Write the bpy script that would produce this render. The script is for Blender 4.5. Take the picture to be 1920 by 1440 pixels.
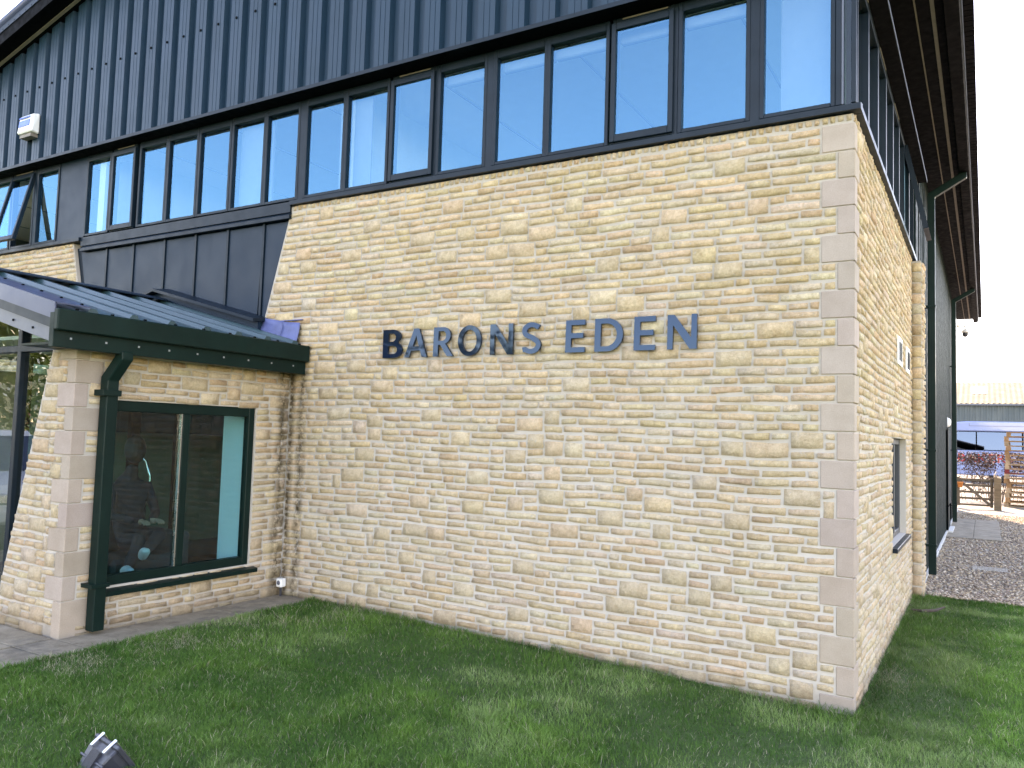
import bpy, bmesh, math, random
import numpy as np
from mathutils import Vector, Matrix, noise as mnoise

# ------------------------------------------------------------------ clear
for o in list(bpy.data.objects): bpy.data.objects.remove(o, do_unlink=True)
scene = bpy.context.scene
C = scene.collection
R = math.radians

# ------------------------------------------------------------------ camera
CAM = dict(pos=(0.7277, -5.5364, 1.6919), yaw=0.5366, pitch=0.0647, roll=0.0302, f=1494.29/1920)
def cam_axes():
    y, p, r = CAM['yaw'], CAM['pitch'], CAM['roll']
    f = Vector((-math.sin(y)*math.cos(p), math.cos(y)*math.cos(p), math.sin(p)))
    rt = f.cross(Vector((0, 0, 1))).normalized(); up = rt.cross(f)
    return math.cos(r)*rt + math.sin(r)*up, -math.sin(r)*rt + math.cos(r)*up, f
cd = bpy.data.cameras.new('camera'); cam = bpy.data.objects.new('camera', cd); C.objects.link(cam)
rt, up, fw = cam_axes()
cam.matrix_world = Matrix(((rt.x, up.x, -fw.x, CAM['pos'][0]), (rt.y, up.y, -fw.y, CAM['pos'][1]), (rt.z, up.z, -fw.z, CAM['pos'][2]), (0, 0, 0, 1)))
cd.sensor_width = 36.0; cd.sensor_fit = 'HORIZONTAL'; cd.lens = 36.0*CAM['f']
cd.clip_start = 0.05; cd.clip_end = 3000
scene.camera = cam

# ------------------------------------------------------------------ sky, sun, exposure
SUN_EL, SUN_AZ = R(40), R(-20.5)          # azimuth measured from +Y towards +X
w = bpy.data.worlds.new('World'); scene.world = w; w.use_nodes = True
wn = w.node_tree
bg = wn.nodes['Background']; bg.inputs['Strength'].default_value = 0.15
sky = wn.nodes.new('ShaderNodeTexSky'); sky.sky_type = 'NISHITA'; sky.sun_disc = False
sky.sun_elevation = SUN_EL; sky.sun_rotation = SUN_AZ
sky.air_density = 1.0; sky.dust_density = 0.3; sky.ozone_density = 2.6
wn.links.new(sky.outputs['Color'], bg.inputs['Color'])
sd = bpy.data.lights.new('sun', 'SUN'); sun = bpy.data.objects.new('sun', sd); C.objects.link(sun)
sd.energy = 2.7; sd.angle = R(0.53); sd.color = (1.0, 0.95, 0.86)
sdir = Vector((math.sin(SUN_AZ)*math.cos(SUN_EL), math.cos(SUN_AZ)*math.cos(SUN_EL), math.sin(SUN_EL)))
sun.rotation_euler = sdir.to_track_quat('Z', 'Y').to_euler(); sun.location = (0, 0, 30)
vs = scene.view_settings
vs.view_transform = 'Standard'; vs.look = 'None'; vs.gamma = 1.0; vs.use_curve_mapping = False
vs.exposure = 3.05
try:
    vs.use_white_balance = True; vs.white_balance_temperature = 9800; vs.white_balance_tint = 26
except Exception: pass
scene.render.engine = 'CYCLES'
scene.cycles.max_bounces = 8; scene.cycles.transparent_max_bounces = 12

# ------------------------------------------------------------------ materials
M = {}
class NT:
    def __init__(s, name):
        m = bpy.data.materials.new(name); m.use_nodes = True; s.m = m; s.t = m.node_tree
        s.b = s.t.nodes['Principled BSDF']; s.out = s.t.nodes['Material Output']; M[name] = m
        s._co = None
    def n(s, typ, **kw):
        nd = s.t.nodes.new(typ)
        for k, v in kw.items():
            if k.startswith('i_'): nd.inputs[k[2:].replace('_', ' ')].default_value = v
            else: setattr(nd, k, v)
        return nd
    def l(s, a, b): s.t.links.new(a, b)
    def pos(s):
        if s._co is None: s._co = s.n('ShaderNodeNewGeometry').outputs['Position']
        return s._co
    def noise(s, scale, detail=4, rough=0.6, vec=None, stretch=None):
        v = vec or s.pos()
        if stretch:
            mp = s.n('ShaderNodeMapping'); mp.inputs['Scale'].default_value = stretch; s.l(v, mp.inputs['Vector']); v = mp.outputs[0]
        nd = s.n('ShaderNodeTexNoise'); nd.inputs['Scale'].default_value = scale; nd.inputs['Detail'].default_value = detail; nd.inputs['Roughness'].default_value = rough
        s.l(v, nd.inputs['Vector']); return nd.outputs['Fac']
    def ramp(s, fac, stops):
        r = s.n('ShaderNodeValToRGB'); e = r.color_ramp.elements
        while len(e) < len(stops): e.new(0.5)
        for i, (p, c) in enumerate(stops):
            e[i].position = p; e[i].color = (*c, 1) if len(c) == 3 else c
        s.l(fac, r.inputs['Fac']); return r.outputs['Color']
    def mix(s, a, b, fac, mode='MIX'):
        x = s.n('ShaderNodeMix'); x.data_type = 'RGBA'; x.blend_type = mode
        for sock, val in ((x.inputs[6], a), (x.inputs[7], b), (x.inputs[0], fac)):
            if isinstance(val, (int, float)): sock.default_value = val
            elif isinstance(val, tuple): sock.default_value = (*val, 1)
            else: s.l(val, sock)
        return x.outputs[2]
    def math(s, op, a, b=0.0, clamp=False):
        x = s.n('ShaderNodeMath'); x.operation = op; x.use_clamp = clamp
        for i, v in enumerate((a, b)):
            if isinstance(v, (int, float)): x.inputs[i].default_value = v
            else: s.l(v, x.inputs[i])
        return x.outputs[0]
    def sep(s, v=None):
        x = s.n('ShaderNodeSeparateXYZ'); s.l(v or s.pos(), x.inputs[0]); return x.outputs
    def bump(s, h, strength, dist):
        b = s.n('ShaderNodeBump'); b.inputs['Strength'].default_value = strength; b.inputs['Distance'].default_value = dist
        s.l(h, b.inputs['Height']); s.l(b.outputs[0], s.b.inputs['Normal'])
    def set(s, **kw):
        for k, v in kw.items():
            k2 = k.replace('_', ' ')
            if isinstance(v, tuple) and len(v) == 3: v = (*v, 1)
            s.b.inputs[k2].default_value = v
        return s

def simple(name, col, rough=0.5, metal=0.0, var=0.12, scale=6.0, bump=0.0, bscale=60, bdist=0.002, ior=1.5, stretch=None, coat=0.0, spec=0.5):
    t = NT(name)
    f = t.noise(scale, 5, 0.65, stretch=stretch)
    lo = tuple(c*(1-var) for c in col); hi = tuple(min(1, c*(1+var)) for c in col)
    t.l(t.ramp(f, [(0.3, lo), (0.7, hi)]), t.b.inputs['Base Color'])
    rr = t.ramp(t.noise(scale*2.3, 4), [(0.3, (rough*0.8,)*3), (0.7, (min(1, rough*1.25),)*3)])
    t.l(rr, t.b.inputs['Roughness'])
    t.set(Metallic=metal, IOR=ior, Coat_Weight=coat, Specular_IOR_Level=spec)
    if bump: t.bump(t.noise(bscale, 5, 0.7), bump, bdist)
    return t.m

def stone_mat(name, stain=False):
    t = NT(name)
    a = t.n('ShaderNodeAttribute'); a.attribute_name = 'tint'
    n1 = t.noise(16, 6, 0.7); n2 = t.noise(52, 5, 0.75); n3 = t.noise(4.5, 3, 0.5)
    c = t.mix(a.outputs['Color'], t.ramp(n1, [(0.28, (0.80, 0.73, 0.64)), (0.5, (1.0, 0.98, 0.95)), (0.72, (1.18, 1.17, 1.12))]), 1.0, 'MULTIPLY')
    c = t.mix(c, t.ramp(n2, [(0.25, (0.74, 0.68, 0.60)), (0.55, (1.05, 1.04, 1.02)), (0.8, (1.18, 1.16, 1.12))]), 0.8, 'MULTIPLY')
    c = t.mix(c, (0.30, 0.22, 0.12), t.ramp(t.noise(9, 5, 0.7), [(0.56, (0, 0, 0)), (0.74, (0.4, 0.4, 0.4))]))
    c = t.mix(c, t.ramp(n3, [(0.3, (0.9, 0.9, 0.9)), (0.7, (1.08, 1.07, 1.05))]), 0.7, 'MULTIPLY')
    sm_ = t.math('ADD', a.outputs['Alpha'], t.math('MULTIPLY', t.math('SUBTRACT', t.noise(42, 5, 0.75), 0.5), 1.7))
    smear = t.ramp(sm_, [(0.22, (1, 1, 1)), (0.42, (0, 0, 0))])
    c = t.mix(c, (0.49, 0.435, 0.375), t.math('MULTIPLY', smear, 0.85))
    x, y, z = t.sep()
    lowz = t.math('SUBTRACT', 1.0, t.math('MULTIPLY', t.math('SUBTRACT', t.math('ADD', z, t.math('MULTIPLY', t.noise(1.2, 4, 0.6), 1.6)), 1.6), 0.6, True), True)
    c = t.mix(c, (0.50, 0.46, 0.41), t.math('MULTIPLY', lowz, 0.18))
    c = t.mix(c, t.ramp(t.noise(170, 3, 0.6), [(0.3, (0.84, 0.82, 0.80)), (0.7, (1.12, 1.11, 1.10))]), 0.8, 'MULTIPLY')
    if stain:
        c = splash_mix(t, stain_mix(t, c))
    t.l(c, t.b.inputs['Base Color']); t.set(Roughness=0.92); t.b.inputs['Specular IOR Level'].default_value = 0.2
    h = t.math('ADD', t.math('MULTIPLY', t.noise(30, 6, 0.72), 0.6), t.math('MULTIPLY', t.noise(120, 4, 0.7), 0.35))
    t.bump(h, 1.0, 0.020)
    return t.m
def stain_mix(t, c):
    # dark algae run-off below the gutter end, in the inner corner of porch and facade
    x, y, z = t.sep()
    wob = t.math('MULTIPLY', t.math('SUBTRACT', t.noise(3.0, 3, 0.6), 0.5), 0.10)
    dx = t.math('ABSOLUTE', t.math('ADD', t.math('ADD', x, 4.885), wob))
    dx2 = t.math('ABSOLUTE', t.math('ADD', t.math('ADD', x, 5.03), wob))
    dy = t.math('ABSOLUTE', t.math('ADD', t.math('ADD', y, 0.09), wob))
    band1 = t.math('MULTIPLY', t.math('SUBTRACT', 1.0, t.math('MULTIPLY', dx, 13), True), t.math('LESS_THAN', t.math('ABSOLUTE', y), 0.05))
    band2 = t.math('MULTIPLY', t.math('SUBTRACT', 1.0, t.math('MULTIPLY', dx2, 15), True), t.math('LESS_THAN', t.math('ABSOLUTE', y), 0.05))
    band3 = t.math('MULTIPLY', t.math('SUBTRACT', 1.0, t.math('MULTIPLY', dy, 11), True), t.math('LESS_THAN', t.math('ABSOLUTE', t.math('ADD', x, 5.07)), 0.05))
    b = t.math('MAXIMUM', t.math('MAXIMUM', band1, band2), band3)
    b = t.math('MULTIPLY', b, t.math('LESS_THAN', z, 2.25))
    br = t.ramp(t.noise(11, 5, 0.75), [(0.38, (0, 0, 0)), (0.55, (1, 1, 1))])
    bb = t.math('MULTIPLY', t.math('MULTIPLY', b, br), 0.95, True)
    return t.mix(c, (0.075, 0.055, 0.03), bb)

def splash_mix(t, c):
    # soil splashed onto the lowest courses, following the slope of the lawn
    x, y, z = t.sep()
    gr_ = t.math('MULTIPLY', t.math('MINIMUM', x, 0.0), -0.026)
    hgt_ = t.math('ADD', t.math('SUBTRACT', z, gr_), t.math('MULTIPLY', t.math('SUBTRACT', t.noise(4.5, 5, 0.7), 0.5), 0.22))
    f = t.math('SUBTRACT', 1.0, t.math('MULTIPLY', hgt_, 7.5), True)
    return t.mix(c, (0.17, 0.125, 0.08), t.math('MULTIPLY', t.math('MAXIMUM', f, 0.0), 0.6, True))
stone_mat('stone', True)
def mortar_mat():
    t = NT('mortar')
    c = t.ramp(t.noise(7, 6, 0.7), [(0.3, (0.40, 0.345, 0.285)), (0.6, (0.47, 0.415, 0.355)), (0.75, (0.52, 0.465, 0.405))])
    x, y, z = t.sep()
    # lime bloom: paler pointing in the lower courses, wandering edge
    zz = t.math('ADD', z, t.math('MULTIPLY', t.noise(1.2, 4, 0.6), 2.2))
    low = t.math('SUBTRACT', 1.0, t.math('MULTIPLY', t.math('SUBTRACT', zz, 2.0), 0.8, True), True)
    c = t.mix(c, (0.55, 0.505, 0.455), t.math('MULTIPLY', low, 0.75))
    c = splash_mix(t, stain_mix(t, c))
    t.l(c, t.b.inputs['Base Color']); t.set(Roughness=0.95); t.b.inputs['Specular IOR Level'].default_value = 0.15
    t.bump(t.noise(90, 5, 0.7), 0.6, 0.004)
mortar_mat()
def quoin_mat():
    t = NT('quoin')
    a = t.n('ShaderNodeAttribute'); a.attribute_name = 'tint'
    c = t.mix(a.outputs['Color'], t.ramp(t.noise(5, 5, 0.6), [(0.3, (0.90, 0.88, 0.85)), (0.7, (1.08, 1.07, 1.06))]), 1.0, 'MULTIPLY')
    c = t.mix(c, t.ramp(t.noise(140, 3, 0.6), [(0.3, (0.86, 0.85, 0.84)), (0.7, (1.06, 1.06, 1.06))]), 0.8, 'MULTIPLY')
    x, y, z = t.sep()
    damp = t.math('SUBTRACT', 1.0, t.math('MULTIPLY', t.math('ADD', z, t.math('MULTIPLY', t.noise(8, 4), 0.25)), 3.0, True), True)
    c = t.mix(c, (0.25, 0.24, 0.21), t.math('MULTIPLY', damp, 0.6))
    t.l(c, t.b.inputs['Base Color']); t.set(Roughness=0.85); t.b.inputs['Specular IOR Level'].default_value = 0.25
    t.bump(t.noise(150, 4, 0.7), 0.35, 0.002)
quoin_mat()
simple('frame_metal', (0.004, 0.013, 0.022), 0.40, var=0.15, scale=3, bump=0.05, bscale=8, ior=1.32)
simple('cladding_metal', (0.009, 0.034, 0.060), 0.40, var=0.10, scale=1.3, stretch=(4, 4, 0.6), ior=1.36)
simple('panel_metal', (0.005, 0.019, 0.036), 0.42, var=0.12, scale=1.0, ior=1.33)
simple('green_metal', (0.0025, 0.0150, 0.0125), 0.40, var=0.2, scale=4, bump=0.04, bscale=10, ior=1.24)
simple('dark_metal', (0.0018, 0.0022, 0.003), 0.6, var=0.2, ior=1.25, spec=0.15)
simple('side_sheet', (0.007, 0.018, 0.018), 0.62, var=0.2, ior=1.25)
simple('trim_light', (0.085, 0.098, 0.13), 0.35, var=0.12)
simple('verge_alu', (0.036, 0.05, 0.10), 0.34, var=0.12, scale=2.5)
simple('beige_trim', (0.20, 0.17, 0.14), 0.6)
simple('roof_sheet', (0.022, 0.060, 0.070), 0.32, var=0.12, scale=2.0, stretch=(1, 5, 1))
simple('roof_main', (0.10, 0.12, 0.15), 0.45)
simple('lead', (0.075, 0.10, 0.235), 0.42, var=0.25, scale=9, bump=0.5, bscale=14, bdist=0.01)
simple('white_plastic', (0.78, 0.78, 0.76), 0.35, var=0.05)
simple('grey_plastic', (0.28, 0.29, 0.30), 0.4)
simple('pvc_grey', (0.06, 0.065, 0.07), 0.45, var=0.06, spec=0.25)
simple('black_plastic', (0.028, 0.030, 0.040), 0.38, var=0.2, scale=30, bump=0.2, bscale=120)
simple('chrome', (0.75, 0.76, 0.78), 0.22, metal=1.0, var=0.05)
simple('steel', (0.55, 0.56, 0.58), 0.25, metal=1.0, var=0.05)
simple('plaster', (0.74, 0.73, 0.70), 0.8, var=0.04)
simple('ceiling_white', (0.80, 0.80, 0.78), 0.85, var=0.03)
simple('lobby_wall', (0.24, 0.29, 0.21), 0.8, var=0.2, scale=1.5)
simple('carpet', (0.06, 0.06, 0.07), 0.95, var=0.2, scale=30)
simple('blind', (0.21, 0.24, 0.25), 0.7, var=0.03)
simple('blind_teal', (0.72, 0.80, 0.80), 0.6, var=0.03)
simple('timber', (0.16, 0.115, 0.07), 0.8, var=0.3, scale=3, stretch=(1, 6, 6), bump=0.3, bscale=30)
simple('timber_grey', (0.11, 0.085, 0.06), 0.85, var=0.3, scale=5, stretch=(1, 6, 6), bump=0.4, bscale=40)
simple('pallet_wood', (0.26, 0.145, 0.070), 0.85, var=0.35, scale=4)
simple('pallet_wood_pale', (0.32, 0.23, 0.15), 0.85, var=0.3, scale=4)
simple('pallet_red', (0.16, 0.012, 0.014), 0.7, var=0.25)
simple('shed_roof', (0.185, 0.170, 0.130), 0.9, ior=1.15, var=0.12, scale=0.8)
simple('rooflight', (0.80, 0.80, 0.78), 0.5, var=0.03)
simple('shed_wall', (0.060, 0.085, 0.095), 0.5, var=0.12, scale=0.5)
simple('bus_white', (0.19, 0.255, 0.44), 0.22, var=0.03, scale=0.7, coat=0.5)
simple('car_white', (0.75, 0.76, 0.77), 0.2, var=0.03, coat=0.5)
simple('bus_red', (0.42, 0.012, 0.015), 0.3, var=0.05)
simple('tyre', (0.02, 0.02, 0.02), 0.8)
simple('bark', (0.075, 0.055, 0.045), 0.9, var=0.3, scale=20)
simple('russet_leaf', (0.062, 0.030, 0.020), 0.75, var=0.45, scale=7)
simple('tree_leaf', (0.12, 0.16, 0.035), 0.6, var=0.5, scale=3)
simple('blossom', (0.75, 0.72, 0.62), 0.7, var=0.1)
simple('orange_clay', (0.55, 0.20, 0.06), 0.7)
simple('cloth_dark', (0.018, 0.020, 0.028), 0.9, bump=0.3, bscale=40)
simple('skin', (0.46, 0.26, 0.18), 0.55, var=0.08)
simple('shoe_white', (0.80, 0.84, 0.86), 0.55, var=0.05)
simple('hair', (0.02, 0.015, 0.012), 0.6)
simple('sofa_fabric', (0.06, 0.07, 0.075), 0.9)
simple('label_blue', (0.10, 0.20, 0.62), 0.4)
simple('threshold', (0.55, 0.55, 0.53), 0.6)

def paving_mat():
    t = NT('paving')
    c = t.ramp(t.noise(5, 6, 0.7), [(0.3, (0.16, 0.125, 0.085)), (0.5, (0.26, 0.215, 0.155)), (0.75, (0.36, 0.31, 0.24))])
    c = t.mix(c, (0.10, 0.09, 0.075), t.ramp(t.noise(2.1, 5, 0.7), [(0.52, (0, 0, 0)), (0.68, (0.8, 0.8, 0.8))]))
    c = t.mix(c, t.ramp(t.noise(160, 3, 0.6), [(0.3, (0.8, 0.8, 0.8)), (0.7, (1.1, 1.1, 1.1))]), 0.7, 'MULTIPLY')
    t.l(c, t.b.inputs['Base Color']); t.set(Roughness=0.88)
    t.bump(t.noise(60, 6, 0.75), 0.5, 0.004)
paving_mat()
def lawn_mat():
    t = NT('lawn_soil')
    c = t.ramp(t.noise(3, 6, 0.7), [(0.3, (0.035, 0.075, 0.016)), (0.6, (0.058, 0.115, 0.025)), (0.8, (0.085, 0.14, 0.04))])
    c = t.mix(c, t.ramp(t.noise(90, 4, 0.7), [(0.3, (0.5, 0.5, 0.5)), (0.7, (1.25, 1.25, 1.25))]), 0.9, 'MULTIPLY')
    t.l(c, t.b.inputs['Base Color']); t.set(Roughness=0.95)
    t.bump(t.noise(70, 5, 0.8), 0.9, 0.02)
lawn_mat()
def grass_mat():
    t = NT('grass_blade')
    a = t.n('ShaderNodeAttribute'); a.attribute_name = 'tint'
    t.l(a.outputs['Color'], t.b.inputs['Base Color']); t.set(Roughness=0.7); t.b.inputs['Specular IOR Level'].default_value = 0.2
    tr = t.n('ShaderNodeBsdfTranslucent'); t.l(a.outputs['Color'], tr.inputs['Color'])
    mx = t.n('ShaderNodeMixShader'); mx.inputs[0].default_value = 0.25
    t.l(t.b.outputs[0], mx.inputs[1]); t.l(tr.outputs[0], mx.inputs[2]); t.l(mx.outputs[0], t.out.inputs['Surface'])
grass_mat()
def gravel_mat(name, attr):
    t = NT(name)
    if attr:
        a = t.n('ShaderNodeAttribute'); a.attribute_name = 'tint'; c = a.outputs['Color']
    else:
        v = t.n('ShaderNodeTexVoronoi'); v.inputs['Scale'].default_value = 45; t.l(t.pos(), v.inputs['Vector'])
        c = t.ramp(v.outputs['Color'], [(0.1, (0.20, 0.16, 0.12)), (0.5, (0.34, 0.29, 0.23)), (0.9, (0.50, 0.46, 0.40))])
        t.bump(v.outputs['Distance'], 1.0, 0.02)
    t.l(c, t.b.inputs['Base Color']); t.set(Roughness=0.85)
gravel_mat('gravel_bed', False); gravel_mat('pebble', True)
def yard_mat():
    t = NT('yard')
    c = t.ramp(t.noise(1.5, 6, 0.7), [(0.3, (0.13, 0.115, 0.095)), (0.7, (0.20, 0.18, 0.15))])
    t.l(c, t.b.inputs['Base Color']); t.set(Roughness=0.9); t.bump(t.noise(40, 5), 0.4, 0.01)
yard_mat()

def glass_mat(name, tint, ior, rough=0.0, wave=0.02, coat=(1, 1, 1)):
    t = NT(name); t.t.nodes.remove(t.b)
    tr = t.n('ShaderNodeBsdfTransparent'); tr.inputs[0].default_value = (*tint, 1)
    gl = t.n('ShaderNodeBsdfGlossy'); gl.inputs['Roughness'].default_value = rough; gl.inputs['Color'].default_value = (*coat, 1)
    fr = t.n('ShaderNodeFresnel'); fr.inputs['IOR'].default_value = ior
    # float glass is never dead flat: very slow ripple
    bp = t.n('ShaderNodeBump'); bp.inputs['Strength'].default_value = wave; bp.inputs['Distance'].default_value = 0.02
    t.l(t.noise(1.6, 2, 0.4), bp.inputs['Height']); t.l(bp.outputs[0], gl.inputs['Normal'])
    gm = t.n('ShaderNodeNewGeometry'); fac = t.math('MULTIPLY', fr.outputs[0], t.math('SUBTRACT', 1.0, gm.outputs['Backfacing']))
    mx = t.n('ShaderNodeMixShader'); t.l(fac, mx.inputs[0]); t.l(tr.outputs[0], mx.inputs[1]); t.l(gl.outputs[0], mx.inputs[2])
    t.l(mx.outputs[0], t.out.inputs['Surface'])
glass_mat('glass', (0.86, 0.92, 0.94), 3.0, coat=(0.17, 0.57, 0.87))      # blue solar-control coating
glass_mat('glass_green', (0.58, 0.82, 0.84), 1.48)
glass_mat('glass_clear', (0.85, 0.92, 0.90), 2.3)
glass_mat('glass_bus', (0.12, 0.14, 0.17), 2.1, coat=(0.6, 0.75, 1.0))
tg = NT('sign_gloss'); tg.set(Base_Color=(0.006, 0.014, 0.030), Roughness=0.025, IOR=1.55, Specular_Tint=(0.46, 0.70, 1.0))
tg.l(tg.ramp(tg.noise(25, 4), [(0.3, (0.015,)*3), (0.7, (0.05,)*3)]), tg.b.inputs['Roughness'])

# ------------------------------------------------------------------ mesh helpers
class MB:
    def __init__(s): s.v = []; s.f = []
    def add(s, vs, fs):
        o = len(s.v); s.v += [tuple(p) for p in vs]; s.f += [tuple(i+o for i in f) for f in fs]; return s
    def box(s, x0, x1, y0, y1, z0, z1):
        x0, x1 = sorted((x0, x1)); y0, y1 = sorted((y0, y1)); z0, z1 = sorted((z0, z1))
        return s.add([(x0,y0,z0),(x1,y0,z0),(x1,y1,z0),(x0,y1,z0),(x0,y0,z1),(x1,y0,z1),(x1,y1,z1),(x0,y1,z1)],
                     [(0,3,2,1),(4,5,6,7),(0,1,5,4),(1,2,6,5),(2,3,7,6),(3,0,4,7)])
    def prism(s, poly, axis, a0, a1):
        # poly: 2D points in the plane of the other two axes (in xyz order); extruded along axis
        n = len(poly)
        def P(q, a):
            if axis == 'x': return (a, q[0], q[1])
            if axis == 'y': return (q[0], a, q[1])
            return (q[0], q[1], a)
        vs = [P(q, a0) for q in poly] + [P(q, a1) for q in poly]
        fs = [tuple(range(n)), tuple(range(2*n-1, n-1, -1))] + [(i, i+n, (i+1) % n + n, (i+1) % n) for i in range(n)]
        return s.add(vs, fs)
    def hexa(s, p):
        return s.add(p, [(0,3,2,1),(4,5,6,7),(0,1,5,4),(1,2,6,5),(2,3,7,6),(3,0,4,7)])
    def tube(s, pts, r, n=8, cap=True):
        pts = [Vector(p) for p in pts]; rs = r if isinstance(r, (list, tuple)) else [r]*len(pts)
        o = len(s.v); prev = None
        for i, p in enumerate(pts):
            d = (pts[min(i+1, len(pts)-1)] - pts[max(i-1, 0)]).normalized()
            if prev is None:
                a = d.orthogonal().normalized()
            else:
                a = (prev - d*prev.dot(d)); a = a.normalized() if a.length > 1e-6 else d.orthogonal().normalized()
            prev = a; b = d.cross(a)
            for k in range(n):
                t = 2*math.pi*k/n; s.v.append(tuple(p + rs[i]*(math.cos(t)*a + math.sin(t)*b)))
        for i in range(len(pts)-1):
            for k in range(n):
                s.f.append((o+i*n+k, o+i*n+(k+1) % n, o+(i+1)*n+(k+1) % n, o+(i+1)*n+k))
        if cap:
            s.f.append(tuple(o+k for k in range(n))[::-1]); e = o+(len(pts)-1)*n; s.f.append(tuple(e+k for k in range(n)))
        return s
    def bar(s, pts, w, h, side=(0, 1, 0)):
        # rectangular section swept along pts; w along 'side', h along the other normal
        pts = [Vector(p) for p in pts]; side = Vector(side).normalized(); o = len(s.v)
        for i, p in enumerate(pts):
            d0 = (pts[i]-pts[i-1]).normalized() if i else None
            d1 = (pts[i+1]-pts[i]).normalized() if i < len(pts)-1 else None
            d = ((d0 or d1) + (d1 or d0)).normalized(); nn = side.cross(d).normalized()
            k = 1.0/max(0.5, d.dot(d1 or d0))
            for a, b in ((-1,-1),(1,-1),(1,1),(-1,1)): s.v.append(tuple(p + side*a*w/2 + nn*b*h/2*k))
        for i in range(len(pts)-1):
            for k in range(4): s.f.append((o+i*4+k, o+i*4+(k+1) % 4, o+(i+1)*4+(k+1) % 4, o+(i+1)*4+k))
        s.f.append((o+3, o+2, o+1, o)); e = o+(len(pts)-1)*4; s.f.append((e, e+1, e+2, e+3)); return s
    def lathe(s, c, prof, n=16):
        o = len(s.v)
        for (r, z) in prof:
            for k in range(n):
                t = 2*math.pi*k/n; s.v.append((c[0]+r*math.cos(t), c[1]+r*math.sin(t), c[2]+z))
        for i in range(len(prof)-1):
            for k in range(n): s.f.append((o+i*n+k, o+i*n+(k+1) % n, o+(i+1)*n+(k+1) % n, o+(i+1)*n+k))
        return s
    def xf(s, mat):
        s.v = [tuple(mat @ Vector(p)) for p in s.v]; return s
    def build(s, name, mat, parent=None, smooth=False, bevel=0.0, tint=None):
        me = bpy.data.meshes.new(name); me.from_pydata(s.v, [], s.f)
        if tint is not None:
            a = me.attributes.new('tint', 'FLOAT_COLOR', 'POINT')
            arr = np.ones((len(s.v), 4), 'f'); arr[:, :3] = tint; a.data.foreach_set('color', arr.ravel())
        bm = bmesh.new(); bm.from_mesh(me); bmesh.ops.recalc_face_normals(bm, faces=bm.faces)
        if bevel: bmesh.ops.bevel(bm, geom=[e for e in bm.edges if len(e.link_faces) == 2 and e.calc_face_angle(0) > 0.6], offset=bevel, segments=1, affect='EDGES', clamp_overlap=True)
        bm.to_mesh(me); bm.free()
        if smooth: me.polygons.foreach_set('use_smooth', [True]*len(me.polygons))
        me.materials.append(M[mat])
        return link(name, me, parent)
def link(name, me, parent=None):
    o = bpy.data.objects.new(name, me); C.objects.link(o)
    if parent is not None:
        o.parent = parent
        if parent.type == 'EMPTY': o.matrix_parent_inverse = Matrix.Translation(-Vector(parent.location))
    return o
def thing(name, label, cat, loc=(0, 0, 0), group=None):
    o = bpy.data.objects.new(name, None); C.objects.link(o); o.location = loc; o.empty_display_size = 0.2
    o['label'] = label; o['category'] = cat
    if group: o['group'] = group
    return o
def tag(o, label, cat, group=None):
    o['label'] = label; o['category'] = cat
    if group: o['group'] = group
    return o
def struct(o): o['kind'] = 'structure'; return o
def stuff(o): o['kind'] = 'stuff'; return o
def bx(x0, x1, y0, y1, z0, z1): return MB().box(x0, x1, y0, y1, z0, z1)

# ------------------------------------------------------------------ ground, paths, yard
def gz(x, y):
    return 0.085 if x < -4.63 else (0.12*min(1.0, max(0.0, -x/4.6)) if y < 4.9 else 0.0)
g = MB(); g.add([(-900,-900,-0.08),(900,-900,-0.08),(900,900,-0.08),(-900,900,-0.08)], [(0,1,2,3)])
struct(g.build('ground', 'lawn_soil'))
xs = [-40,-25,-15,-9,-6,-4.66,-4.6] + [-4.6+0.2*i for i in range(1, 33)] + [3,5,9,16,30]
ys = [-60,-35,-20,-12,-8] + [-6+0.25*i for i in range(0, 44)] + [4.88]
lw = MB(); nx = len(xs)
lw.v = [(x, y, gz(x, y) + (0.012*mnoise.noise(Vector((x*1.3, y*1.3, 0))) if -4.5 < x < 3 else 0)) for y in ys for x in xs]
lw.f = [(j*nx+i, j*nx+i+1, (j+1)*nx+i+1, (j+1)*nx+i) for j in range(len(ys)-1) for i in range(nx-1)]
struct(lw.build('lawn', 'lawn_soil', smooth=True))
gr = MB(); gr.add([(-2,4.88,0.006),(30,5.2,0.006),(30,20.5,0.006),(-2,20.5,0.006)], [(0,1,2,3)])
gravel = struct(gr.build('gravel_path', 'gravel_bed'))
yd = MB(); yd.add([(-60,20.5,0.004),(80,20.5,0.004),(80,66,0.004),(-60,66,0.004)], [(0,1,2,3)])
struct(yd.build('yard', 'yard'))

# paving slabs beside the porch (raised slightly), each slab a piece
pav = bx(-9.6, -4.66, -6.0, -2.13, 0.02, 0.105); pav.box(-5.06, -4.66, -2.13, -0.005, 0.02, 0.105)
path = struct(pav.build('path', 'paving'))
rng = random.Random(4)
def slab(x0, x1, y0, y1, z):
    t = rng.uniform(-0.003, 0.003)
    bx(x0+0.006, x1-0.006, y0+0.006, y1-0.006, z-0.06, z+t).build('slab', 'paving', path, bevel=0.004)
yb = [-0.01, -0.82, -1.62, -2.14]
for a, b in zip(yb[1:], yb[:-1]): slab(-5.058, -4.645, a, b, 0.122)
for i, x0 in enumerate((-9.5, -8.6, -7.7, -6.8, -5.95, -5.1)):
    x1 = (-8.6, -7.7, -6.8, -5.95, -5.1, -4.645)[i]
    for y0, y1 in ((-2.42, -2.14), (-3.0, -2.42), (-3.6, -3.0), (-4.2, -3.6), (-4.8, -4.2)): slab(x0, x1, y0, y1, 0.122)
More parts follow.
